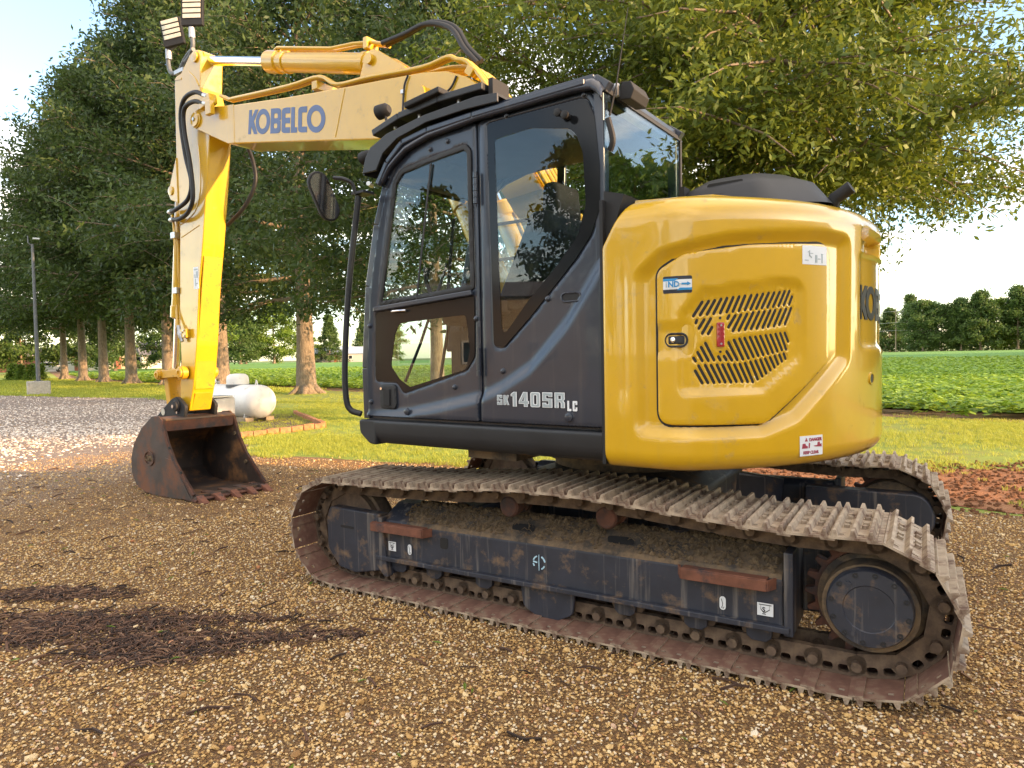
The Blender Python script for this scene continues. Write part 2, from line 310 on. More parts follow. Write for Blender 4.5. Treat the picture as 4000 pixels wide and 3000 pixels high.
# ------------------------------------------------------------------ mesh helpers
PHI = rad(-4.0)                       # the house of the machine is slewed a little to its right
CU, SU = math.cos(PHI), math.sin(PHI)
def U(p): return (p[0] * CU - p[1] * SU, p[0] * SU + p[1] * CU, p[2])
def finish(name, me, mat, parent=None, smooth=None, bevel=0.0, seg=2):
    me.materials.append(MATS[mat] if isinstance(mat, str) else mat)
    if smooth is not None:
        me.polygons.foreach_set('use_smooth', [True] * len(me.polygons))
        if smooth < 180: me.set_sharp_from_angle(angle=rad(smooth))
    o = bpy.data.objects.new(name, me); COL.objects.link(o)
    if parent: o.parent = parent
    if bevel:
        md = o.modifiers.new('bevel', 'BEVEL'); md.width = bevel; md.segments = seg; md.limit_method = 'ANGLE'; md.angle_limit = rad(35); md.harden_normals = False
    return o
class MB:
    def __init__(s, up=False): s.v = []; s.f = []; s.up = up
    def add(s, vs, fs):
        k = len(s.v); s.v += [tuple(p) for p in vs]; s.f += [tuple(i + k for i in f) for f in fs]; return s
    def box(s, c, d, M=None):
        x, y, z = (e / 2 for e in d)
        P = [Vector((sx * x, sy * y, sz * z)) for sx in (-1, 1) for sy in (-1, 1) for sz in (-1, 1)]
        if M: P = [M @ p for p in P]
        c = Vector(c)
        return s.add([p + c for p in P], [(0, 1, 3, 2), (4, 6, 7, 5), (0, 4, 5, 1), (2, 3, 7, 6), (0, 2, 6, 4), (1, 5, 7, 3)])
    def bb(s, a, b): return s.box([(p + q) / 2 for p, q in zip(a, b)], [abs(p - q) for p, q in zip(a, b)])
    def bar(s, a, b, w, h, upv=(0, 0, 1)):
        a, b = Vector(a), Vector(b); x = (b - a); L = x.length; x.normalize()
        z = Vector(upv); y = z.cross(x)
        if y.length < 1e-4: y = Vector((0, 1, 0)).cross(x)
        y.normalize(); z = x.cross(y)
        return s.box((a + b) / 2, (L, w, h), Matrix((x, y, z)).transposed())
    def cyl(s, a, b, r, r2=None, n=20, cap=True):
        a, b = Vector(a), Vector(b); r2 = r if r2 is None else r2; d = (b - a).normalized()
        e = d.orthogonal().normalized(); g = d.cross(e); k = len(s.v)
        for p, q in ((a, r), (b, r2)):
            for i in range(n):
                t = 2 * math.pi * i / n; s.v.append(tuple(p + q * (math.cos(t) * e + math.sin(t) * g)))
        for i in range(n): s.f.append((k + i, k + (i + 1) % n, k + n + (i + 1) % n, k + n + i))
        if cap: s.f.append(tuple(k + n - 1 - i for i in range(n))); s.f.append(tuple(k + n + i for i in range(n)))
        return s
    def lathe(s, a, d, prof, n=28):
        """prof: (distance along d, radius)"""
        a, d = Vector(a), Vector(d).normalized(); e = d.orthogonal().normalized(); g = d.cross(e); k = len(s.v); m_ = len(prof)
        for (h, r) in prof:
            h, r = float(h), float(r)
            for i in range(n):
                t = 2 * math.pi * i / n; s.v.append(tuple(a + d * h + r * (math.cos(t) * e + math.sin(t) * g)))
        for j in range(m_ - 1):
            for i in range(n):
                s.f.append((k + j * n + i, k + j * n + (i + 1) % n, k + (j + 1) * n + (i + 1) % n, k + (j + 1) * n + i))
        s.f.append(tuple(k + n - 1 - i for i in range(n))); s.f.append(tuple(k + (m_ - 1) * n + i for i in range(n)))
        return s
    def tube(s, pts, r, n=10, cap=True):
        P = [Vector([float(c) for c in p]) for p in pts]; k = len(s.v); e = None
        for i, p in enumerate(P):
            d = (P[min(i + 1, len(P) - 1)] - P[max(i - 1, 0)]).normalized()
            e = d.orthogonal().normalized() if e is None else (e - d * e.dot(d)).normalized()
            g = d.cross(e); rr = float(r[i] if hasattr(r, "__len__") else r)
            for j in range(n):
                t = 2 * math.pi * j / n; s.v.append(tuple(p + rr * (math.cos(t) * e + math.sin(t) * g)))
        for i in range(len(P) - 1):
            for j in range(n): s.f.append((k + i * n + j, k + i * n + (j + 1) % n, k + (i + 1) * n + (j + 1) % n, k + (i + 1) * n + j))
        if cap: s.f.append(tuple(k + n - 1 - j for j in range(n))); q = k + (len(P) - 1) * n; s.f.append(tuple(q + j for j in range(n)))
        return s
    def prism(s, poly, lo, hi, axis='y'):
        """poly in the two other axes; extruded along axis from lo to hi"""
        n = len(poly)
        def mk(p, t): return {'y': (p[0], t, p[1]), 'x': (t, p[0], p[1]), 'z': (p[0], p[1], t)}[axis]
        return s.add([mk(p, lo) for p in poly] + [mk(p, hi) for p in poly],
                     [tuple(range(n)), tuple(range(2 * n - 1, n - 1, -1))] + [(i, (i + 1) % n, n + (i + 1) % n, n + i) for i in range(n)])
    def mesh(s, name):
        me = bpy.data.meshes.new(name); vv = [U(p) for p in s.v] if s.up else s.v
        me.from_pydata(vv, [], s.f); me.update()
        b = bmesh.new(); b.from_mesh(me); bmesh.ops.recalc_face_normals(b, faces=b.faces[:]); b.to_mesh(me); b.free(); return me
    def build(s, name, mat, parent=None, smooth=40, bevel=0.0, seg=2): return finish(name, s.mesh(name), mat, parent, smooth, bevel, seg)
def curve_pts(P, n=8):
    """Catmull-Rom through control points"""
    P = [Vector(p) for p in P]; P = [2 * P[0] - P[1]] + P + [2 * P[-1] - P[-2]]; out = []
    for i in range(1, len(P) - 2):
        for k in range(n):
            t = k / n; a, b, c, d = P[i - 1], P[i], P[i + 1], P[i + 2]
            out.append(.5 * ((2 * b) + (c - a) * t + (2 * a - 5 * b + 4 * c - d) * t * t + (3 * b - a - 3 * c + d) * t ** 3))
    return out + [P[-2]]
def rpoly(P, r, n=5):
    out = []; N = len(P)
    for i in range(N):
        a, b, c = Vector(P[i - 1][:2]), Vector(P[i][:2]), Vector(P[(i + 1) % N][:2]); rr = float(r[i] if hasattr(r, "__len__") else r)
        d1, d2 = (a - b), (c - b); l1, l2 = d1.length, d2.length; d1.normalize(); d2.normalize()
        ang = d1.angle(d2)
        if rr <= 0 or ang > 3.1: out.append(tuple(b)); continue
        t = min(rr / math.tan(ang / 2), l1 * .49, l2 * .49)
        p, q = b + d1 * t, b + d2 * t
        for k in range(n + 1):
            u = k / n; out.append(tuple((1 - u) ** 2 * p + 2 * u * (1 - u) * b + u * u * q))
    return out
def densify(P, g):
    out = []; N = len(P)
    for i in range(N):
        a, b = np.array(P[i][:2]), np.array(P[(i + 1) % N][:2]); k = max(1, int(np.hypot(*(b - a)) / g))
        for j in range(k): out.append(a + (b - a) * j / k)
    return np.array(out)
def inpoly(P, pts):
    x, y = pts[:, 0], pts[:, 1]; c = np.zeros(len(pts), bool); N = len(P)
    for i in range(N):
        (x1, y1), (x2, y2) = P[i - 1][:2], P[i][:2]
        if y1 == y2: continue
        k = ((y1 > y) != (y2 > y)) & (x < (x2 - x1) * (y - y1) / (y2 - y1) + x1); c ^= k
    return c
def polydist(P, pts):
    d = np.full(len(pts), 1e9); N = len(P)
    for i in range(N):
        a, b = np.array(P[i - 1][:2]), np.array(P[i][:2]); ab = b - a; L = ab @ ab
        if L < 1e-14: continue
        t = np.clip(((pts - a) @ ab) / L, 0, 1); d = np.minimum(d, np.hypot(*(pts - (a + t[:, None] * ab)).T))
    return d
def panel(name, outer, holes, fmap, mat, parent, g=.05, rnd=0.0, smooth=35, up=True, thick=.02):
    """sheet metal with openings: fmap(u, v, inset) -> (front points, back points) arrays"""
    rings = [densify(outer, g)] + [densify(h, g) for h in holes]
    V = []; E = []
    for r in rings:
        k = len(V); V += [tuple(p) for p in r]; E += [(k + i, k + (i + 1) % len(r)) for i in range(len(r))]
    B = np.array(outer); lo, hi = B[:, :2].min(0), B[:, :2].max(0)
    gx, gy = np.meshgrid(np.arange(lo[0] + g / 2, hi[0], g), np.arange(lo[1] + g / 2, hi[1], g)); G = np.stack([gx.ravel(), gy.ravel()], 1)
    extra = [G]
    if rnd:
        for r, sgn in [(rings[0], 1)] + [(q, 1) for q in rings[1:]]:
            nx = np.roll(r, -1, 0) - np.roll(r, 1, 0); nn = np.stack([-nx[:, 1], nx[:, 0]], 1); nn /= np.linalg.norm(nn, axis=1)[:, None] + 1e-9
            for dd in (rnd * .3, rnd): extra += [r + nn * dd, r - nn * dd]
    G = np.concatenate(extra); ok = inpoly(outer, G)
    for h in holes: ok &= ~inpoly(h, G)
    dist = np.min([polydist(r, G) for r in rings], 0)
    ok &= dist > (rnd * .25 if rnd else g * .3)
    V += [tuple(p) for p in G[ok]]
    r_ = delaunay_2d_cdt([Vector(p) for p in V], E, [], 2, 1e-6)
    P = np.array([tuple(p) for p in r_[0]]); F = [tuple(f) for f in r_[2]]
    cen = np.array([P[list(f)].mean(0) for f in F]); keep = inpoly(outer, cen)
    for h in holes: keep &= ~inpoly(h, cen)
    F = [f for f, k_ in zip(F, keep) if k_]
    inset = np.min([polydist(r, P) for r in rings], 0)
    fr = fmap(P[:, 0], P[:, 1], inset); A, Bk = fr
    n = len(P); cnt = {}
    for f in F:
        for a, b in zip(f, f[1:] + f[:1]): cnt[(a, b)] = 1
    side = [(a, b, n + b, n + a) for (a, b) in cnt if (b, a) not in cnt]
    mb = MB(up); mb.v = [tuple(p) for p in A] + [tuple(p) for p in Bk]
    mb.f = F + [tuple(n + i for i in reversed(f)) for f in F] + side
    return mb.build(name, mat, parent, smooth)
def roundoff(inset, r):
    d = np.clip(r - inset, 0, r); return r - np.sqrt(np.maximum(r * r - d * d, 0))
def flatmap(axis, pos, thick, rnd=0.0, disp=None):
    """front face at pos on axis ('y' or 'x'); thick < 0 goes towards negative"""
    def f(u, v, ins):
        o = np.full(len(u), float(pos)); sg = -1 if thick > 0 else 1
        if rnd: o = o + sg * roundoff(ins, rnd)
        if disp is not None: o = o + disp(u, v)
        bk = np.full(len(u), pos - thick)
        if axis == 'y': return np.stack([u, o, v], 1), np.stack([u, bk, v], 1)
        return np.stack([o, u, v], 1), np.stack([bk, u, v], 1)
    return f
def text_mesh(txt, size, fmap, name, mat, parent, offset=0.0, up=True, t=.0015, shear=0, align='LEFT', sx=1.0, space=1.0):
    cu = bpy.data.curves.new('t', 'FONT'); cu.body = txt; cu.size = size; cu.offset = offset; cu.extrude = t; cu.align_x = align; cu.shear = shear; cu.space_character = space; cu.resolution_u = 3
    ob = bpy.data.objects.new('t', cu); COL.objects.link(ob)
    me = bpy.data.meshes.new_from_object(ob.evaluated_get(bpy.context.evaluated_depsgraph_get()))
    bpy.data.objects.remove(ob); bpy.data.curves.remove(cu)
    co = np.zeros(len(me.vertices) * 3); me.vertices.foreach_get('co', co); co = co.reshape(-1, 3); co[:, 0] *= sx
    P = fmap(co[:, 0], co[:, 1], co[:, 2])
    if up: P = np.array([U(p) for p in P])
    me.vertices.foreach_set('co', P.ravel()); me.update()
    return finish(name, me, mat, parent)
def tag(o, label, cat, group=None, kind=None):
    if label: o['label'] = label
    if cat: o['category'] = cat
    if group: o['group'] = group
    if kind: o['kind'] = kind
    return o
def empty(name, loc=(0, 0, 0), rz=0.0):
    o = bpy.data.objects.new(name, None); COL.objects.link(o); o.location = loc; o.rotation_euler = (0, 0, rz); o.empty_display_size = .3; return o
def copy_tree(o, parent=None):
    c = o.copy(); COL.objects.link(c); c.parent = parent
    for ch in list(o.children): copy_tree(ch, c)
    return c
def rect(x0, y0, x1, y1): return [(x0, y0), (x1, y0), (x1, y1), (x0, y1)]
def ellipse(cx, cy, rx, ry, n=32, a0=0): return [(cx + rx * math.cos(a0 + 2 * math.pi * i / n), cy + ry * math.sin(a0 + 2 * math.pi * i / n)) for i in range(n)]
def capsule(x0, y0, x1, y1, r, n=5):
    a = math.atan2(y1 - y0, x1 - x0); out = []
    for c, b in (((x1, y1), a - math.pi / 2), ((x0, y0), a + math.pi / 2)):
        for i in range(n + 1): t = b + math.pi * i / n; out.append((c[0] + r * math.cos(t), c[1] + r * math.sin(t)))
    return out
# ------------------------------------------------------------------ the setting
rng = np.random.default_rng(7)
def sstep(x, a, b):
    t = np.clip((x - a) / (b - a), 0, 1); return t * t * (3 - 2 * t)
def tz(x, y):                                   # the land rises very gently away from the yard
    d = np.hypot(np.asarray(x) - CAM.x, np.asarray(y) - CAM.y); return 1.1 * sstep(d, 45, 190) + 2.0 * sstep(d, 300, 900)
def sheet(name, quads_v, quads_f, mat, kind='structure'):
    me = bpy.data.meshes.new(name); me.from_pydata([tuple(p) for p in quads_v], [], quads_f); me.update()
    o = finish(name, me, mat, None, 180); o['kind'] = kind; return o
# terrain: polar sheet to the horizon
rs = np.r_[np.linspace(0, 40, 9), np.geomspace(50, 2500, 26)]; na = 72
V = []; F = []
for r in rs:
    for i in range(na):
        a = 2 * math.pi * i / na; x, y = CAM.x + r * math.cos(a), CAM.y + r * math.sin(a); V.append((x, y, float(tz(x, y)) - .03))
for j in range(len(rs) - 1):
    for i in range(na): F.append((j * na + i, j * na + (i + 1) % na, (j + 1) * na + (i + 1) % na, (j + 1) * na + i))
sheet('ground', V, F, 'terrain')
EDGE = [(-60, 1), (-3, -12.7), (12, -17), (25.4, -20.8), (36, -23), (48, -24.8), (62, -28.2), (75, -32), (140, -60), (300, -150)]
GEDGE = [(-60, 2.5), (-20, -2.4), (-8, -3.1), (-2.2, -3.0), (3.7, -3.25), (7.3, -2.6), (9.2, -4.0), (11.5, -5.0), (14, -7.2), (20, -10.5), (26.8, -12.6), (38.7, -11.9), (60, -9), (90, -4)]
def edge_y(E_, x): return np.interp(x, [p[0] for p in E_], [p[1] for p in E_])
def band(name, xs, ys_of, nv, mat, z, jit=0.0, power=1.0, kind='structure'):
    V = []; F = []
    for i, x in enumerate(xs):
        a, b = ys_of(x)
        for k in range(nv):
            t = (k / (nv - 1)) ** power; y = a + (b - a) * t
            if jit and k == 0: y += (rng.random() - .5) * jit
            V.append((x, y, float(tz(x, y)) + z))
    for i in range(len(xs) - 1):
        for k in range(nv - 1): F.append((i * nv + k, i * nv + k + 1, (i + 1) * nv + k + 1, (i + 1) * nv + k))
    return sheet(name, V, F, mat, kind)
band('lawn', np.r_[np.arange(-60, 60, 1.0), np.arange(60, 300, 5)], lambda x: (float(edge_y(GEDGE, min(x, 90))) + .6, float(edge_y(EDGE, x)) - .1), 14, 'lawn', -.012)
band('gravel_yard', np.arange(-60, 90, .5), lambda x: (float(edge_y(GEDGE, x)), 60.), 24, 'gravel', 0.0, .35, 2.0)
band('bare_red_earth', np.arange(-9, 2.4, .3), lambda x: (-3.2 - .15 * math.sin(x * 3), -5.7 - .5 * math.sin(x * 1.3) + max(0, x) * .9), 8, 'red_soil', -.006, .2)
band('crop_soil', np.r_[np.arange(-60, 80, 1.0), np.arange(80, 300, 10)], lambda x: (float(edge_y(EDGE, x)) + .55, float(edge_y(EDGE, x)) - 4), 5, 'field_soil', -.004, .25)
band('crop_field', np.r_[np.arange(-60, 60, 2.0), np.arange(60, 420, 12)], lambda x: (float(edge_y(EDGE, min(x, 300))) - 1.6, -190 - .25 * x), 40, 'field_green', .03, .8, 2.2)

def in_view(x, y, margin=rad(9), near=2.5):
    a = np.arctan2(y - CAM.y, x - CAM.x) - YAW; a = (a + math.pi) % (2 * math.pi) - math.pi
    d = np.hypot(x - CAM.x, y - CAM.y); return (np.abs(a) < rad(37.2) + margin) | (d < near)
def scatter(name, x0, x1, y0, y1, cell, dens, sources, smin, smax, label=None, cat=None, tilt=.0, zoff=0.0, seed=0):
    """loose stuff strewn over the ground: a host grid whose faces carry a density, filled by geometry nodes"""
    xs = np.arange(x0, x1, cell); ys = np.arange(y0, y1, cell); X, Y = np.meshgrid(xs, ys); X = X.ravel() + cell / 2; Y = Y.ravel() + cell / 2
    d = dens(X, Y) * in_view(X, Y); k = d > 1e-3; X, Y, d = X[k], Y[k], d[k]; n = len(X); h = cell / 2
    P = np.stack([np.stack([X + sx * h, Y + sy * h, tz(X + sx * h, Y + sy * h) + zoff], 1) for sx, sy in ((-1, -1), (1, -1), (1, 1), (-1, 1))], 1).reshape(-1, 3)
    me = bpy.data.meshes.new(name); me.from_pydata([tuple(p) for p in P], [], [(4 * i, 4 * i + 1, 4 * i + 2, 4 * i + 3) for i in range(n)])
    at = me.attributes.new('dens', 'FLOAT', 'FACE'); at.data.foreach_set('value', d.astype(np.float32))
    o = bpy.data.objects.new(name, me); COL.objects.link(o); o['kind'] = 'stuff'
    if label: o['label'] = label
    if cat: o['category'] = cat
    src = bpy.data.collections.new(name + '_pieces')
    for s in sources: src.objects.link(s)
    ng = bpy.data.node_groups.new(name + '_scatter', 'GeometryNodeTree')
    ng.interface.new_socket('Geometry', in_out='INPUT', socket_type='NodeSocketGeometry'); ng.interface.new_socket('Geometry', in_out='OUTPUT', socket_type='NodeSocketGeometry')
    N, L = ng.nodes, ng.links
    gi, go = N.new('NodeGroupInput'), N.new('NodeGroupOutput')
    dp = N.new('GeometryNodeDistributePointsOnFaces'); na_ = N.new('GeometryNodeInputNamedAttribute'); na_.data_type = 'FLOAT'; na_.inputs['Name'].default_value = 'dens'
    dp.inputs['Seed'].default_value = seed
    ip = N.new('GeometryNodeInstanceOnPoints'); ci = N.new('GeometryNodeCollectionInfo'); ci.inputs['Collection'].default_value = src
    ci.inputs['Separate Children'].default_value = True; ci.inputs['Reset Children'].default_value = True; ip.inputs['Pick Instance'].default_value = True
    rv = N.new('FunctionNodeRandomValue'); rv.data_type = 'FLOAT_VECTOR'; rv.inputs[0].default_value = (-tilt, -tilt, 0); rv.inputs[1].default_value = (tilt, tilt, 6.283)
    rf = N.new('FunctionNodeRandomValue'); rf.data_type = 'FLOAT'; rf.inputs[2].default_value = smin; rf.inputs[3].default_value = smax
    L.new(gi.outputs[0], dp.inputs[0]); L.new(na_.outputs[0], dp.inputs['Density']); L.new(dp.outputs[0], ip.inputs['Points'])
    L.new(ci.outputs[0], ip.inputs['Instance']); L.new(rv.outputs[0], ip.inputs['Rotation']); L.new(rf.outputs[1], ip.inputs['Scale']); L.new(ip.outputs[0], go.inputs[0])
    md = o.modifiers.new('scatter', 'NODES'); md.node_group = ng; return o
def piece(name, v, f, mat, smooth=None):
    me = bpy.data.meshes.new(name); me.from_pydata([tuple(p) for p in v], [], f); me.update(); me.materials.append(MATS[mat])
    if smooth: me.polygons.foreach_set('use_smooth', [True] * len(me.polygons))
    return bpy.data.objects.new(name, me)
def stone(k):
    bm = bmesh.new(); bmesh.ops.create_icosphere(bm, subdivisions=1, radius=1); r = random.Random(k)
    sc = (1, r.uniform(.6, .95), r.uniform(.4, .7))
    for v in bm.verts:
        q = r.uniform(.72, 1.15); v.co = Vector((v.co.x * sc[0] * q, v.co.y * sc[1] * q, v.co.z * sc[2] * q))
    me = bpy.data.meshes.new('stone'); bm.to_mesh(me); bm.free(); me.materials.append(MATS['stone']); return bpy.data.objects.new('stone', me)
stones = [stone(k) for k in range(7)]
camd = lambda x, y: np.hypot(x - CAM.x, y - CAM.y)
def on_gravel(x, y): return (y > edge_y(GEDGE, x) + .05)
MUL = [(2.3, 2.36, .50, .75, .19), (1.65, 2.34, .56, .46, .22), (1.25, 2.0, .60, .55, .075), (3.0, 2.2, .52, .5, .12), (2.5, 2.7, .5, .4, .10), (1.9, 2.1, .55, .8, .06)]
def mulchy(x, y):
    w = np.zeros_like(x)
    for mxx, myy, a, sx, sy in MUL:
        dx, dy = x - mxx, y - myy; u = (dx * math.cos(a) + dy * math.sin(a)) / sx; v = (-dx * math.sin(a) + dy * math.cos(a)) / sy
        w = np.maximum(w, np.clip(1.4 - np.hypot(u, v), 0, 1))
    return w
scatter('loose_gravel', -8, 24, -5, 9, .25, lambda x, y: on_gravel(x, y) * np.where(camd(x, y) < 4.5, 3600, np.where(camd(x, y) < 7, 2200, np.where((camd(x, y) < 13) & (x < 10), 500, 25))) * (1 - .75 * mulchy(x, y)), stones, .0032, .0098, 'loose tan gravel strewn over the yard', 'gravel', tilt=.5, zoff=.004)
pst = []
for k in range(5):
    c_ = stone(70 + k); c_.data.materials.clear(); c_.data.materials.append(MATS['stone_pale']); pst.append(c_)
scatter('pale_gravel', 8, 44, -13, 5, .5, lambda x, y: on_gravel(x, y) * np.clip((x + 1.5 * np.sin(y * .9) - 8.5) / 3, 0, 1) * np.where(camd(x, y) < 20, 170, np.where(camd(x, y) < 30, 70, 22)), pst, .012, .04, 'pale crushed limestone on the far half of the yard', 'gravel', tilt=.5, seed=21)
scatter('larger_stones', -8, 24, -5, 9, .5, lambda x, y: on_gravel(x, y) * np.where(camd(x, y) < 12, 34, 5) * np.ones_like(x), stones, .009, .024, 'larger pale stones lying among the gravel', 'stones', tilt=.5, zoff=.005, seed=3)
def stick(k):
    r = random.Random(k); L = r.uniform(.03, .09); mb = MB(); mb.tube([(-L / 2, 0, 0), (0, r.uniform(-.012, .012), r.uniform(.0, .008)), (L / 2, r.uniform(-.01, .01), 0)], r.uniform(.0015, .004), 4)
    return piece('mulch_chip', mb.v, mb.f, 'mulch')
chips = [stick(k) for k in range(6)]
scatter('bark_mulch', -1, 5, 1, 4.2, .1, lambda x, y: 3200 * np.clip(mulchy(x, y) * 1.25 - .15, 0, 1), chips, .6, 1.5, 'dark bark mulch spilt on the gravel', 'mulch', tilt=.25, zoff=.008, seed=5)
scatter('scattered_twigs', -4, 9, -2, 4.2, .5, lambda x, y: 14 * on_gravel(x, y) + 0 * x, chips, .8, 2.0, 'brown twigs and bark bits scattered on the gravel', 'twigs', tilt=.2, zoff=.01, seed=9)
def fallen_leaf(k):
    r = random.Random(k); return piece('leaf', [(-.02, 0, 0), (0, -.006, .004), (.025, 0, 0), (0, .006, .004)], [(0, 1, 2, 3)], 'leaf_bright')
scatter('fallen_leaves', -4, 9, -2, 4.2, .5, lambda x, y: 3.5 * on_gravel(x, y) + 0 * x, [fallen_leaf(1)], .8, 1.6, 'small green leaves fallen on the gravel', 'leaves', tilt=.3, zoff=.014, seed=11)
def tuft(k, n, h, w, spread):
    r = random.Random(k); v = []; f = []
    for i in range(n):
        a = r.uniform(0, 6.28); x, y = r.uniform(-spread, spread), r.uniform(-spread, spread); hh = h * r.uniform(.5, 1.1); b = r.uniform(.2, .9) * hh
        dx, dy = math.cos(a), math.sin(a); px, py = -dy * w, dx * w; k0 = len(v)
        v += [(x - px, y - py, 0), (x + px, y + py, 0), (x + dx * b * .4 + px * .7, y + dy * b * .4 + py * .7, hh * .6), (x + dx * b * .4 - px * .7, y + dy * b * .4 - py * .7, hh * .6), (x + dx * b, y + dy * b, hh * .85)]
        f += [(k0, k0 + 1, k0 + 2, k0 + 3), (k0 + 3, k0 + 2, k0 + 4)]
    return piece('grass_tuft', v, f, 'grass_blade')
tufts = [tuft(k, 16, .075, .004, .09) for k in range(4)]
patch = lambda x, y: np.clip(.75 + .55 * np.sin(x * 1.1 + 1.3 * np.sin(y * .7)) + .4 * np.sin(y * 1.9 + x * .4), .12, 1.3)
def lawn_d(x, y):
    on = (y < edge_y(GEDGE, x) - .0) & (y > edge_y(EDGE, x) + .3); d = camd(x, y)
    red = (x < 2.3) & (y > -5.6 - .5 * np.sin(x * 1.3) + np.maximum(x, 0) * .9)
    return on * np.where(d < 16, 150, np.where(d < 26, 70, 20)) * patch(x, y) * np.where(red, .06, 1)
scatter('lawn_grass', -12, 40, -27, 0, .5, lawn_d, tufts, .45, 1.05, 'short yellow-green lawn grass behind the machine', 'grass', tilt=.1, seed=2)
far_t = [tuft(k + 9, 22, .11, .012, .25) for k in range(3)]
scatter('far_grass', 24, 75, -33, -8, 1.0, lambda x, y: ((y < edge_y(GEDGE, x)) & (y > edge_y(EDGE, x) + .2)) * 9.0 * np.ones_like(x), far_t, .8, 1.4, 'far lawn grass under the tree row', 'grass', tilt=.1, seed=4)
clods_ = []
for k in range(4):
    c_ = stone(40 + k); c_.data.materials.clear(); c_.data.materials.append(MATS['red_soil']); clods_.append(c_)
scatter('earth_clods', -9, 3, -7, -2.6, .25, lambda x, y: 170 * ((y < edge_y(GEDGE, x) + .3) & (y > -6.2 - .5 * np.sin(x * 1.3) + np.maximum(x, 0) * .9)), clods_, .012, .04, 'small red earth clods on the bare strip', 'clods', tilt=.5, seed=14)
def soy(k, n=26, R=.26, H=.36, s=.075):
    r = random.Random(k); v = []; f = []
    for i in range(n):
        a = r.uniform(0, 6.28); q = R * r.random() ** .6; z = H * r.uniform(.35, 1) * (1 - .35 * (q / R)); c = Vector((q * math.cos(a), q * math.sin(a), z))
        t = Vector((math.cos(a + r.uniform(-.6, .6)), math.sin(a + r.uniform(-.6, .6)), r.uniform(-.5, .35))).normalized(); w = t.cross(Vector((r.uniform(-.4, .4), r.uniform(-.4, .4), 1))).normalized(); L = s * r.uniform(.7, 1.3); k0 = len(v)
        v += [c - t * L, c + w * L * .62, c + t * L, c - w * L * .62]; f.append((k0, k0 + 1, k0 + 2, k0 + 3))
    return piece('soy_plant', v, f, 'leaf_soy')
soys = [soy(k) for k in range(4)]
def soy_d(x, y):
    e = edge_y(EDGE, x) - y; d = camd(x, y); rowp = np.clip(np.sin((y + .268 * x) * 2 * math.pi / .76) * .9 + .5, .05, 1)
    return (e > .25 + .3 * np.sin(x * 2.1) * np.sin(x * .7)) * np.where(d < 26, 15 * rowp, np.where(d < 45, 6.0, 0))
scatter('soybean_rows', -16, 45, -46, -11, .25, soy_d, soys, .8, 1.4, 'leafy green soybean plants in rows at the field edge', 'crop', tilt=.15, seed=6)
soysL = [soy(k + 20, 34, .7, .42, .16) for k in range(3)]
scatter('soybean_field', -30, 110, -100, -20, 1.0, lambda x, y: ((edge_y(EDGE, x) - y) > 1) * np.where((camd(x, y) > 42) & (camd(x, y) < 95), 1.1, 0.), soysL, .8, 1.2, 'green soybean canopy across the far field', 'crop', tilt=.1, seed=8)

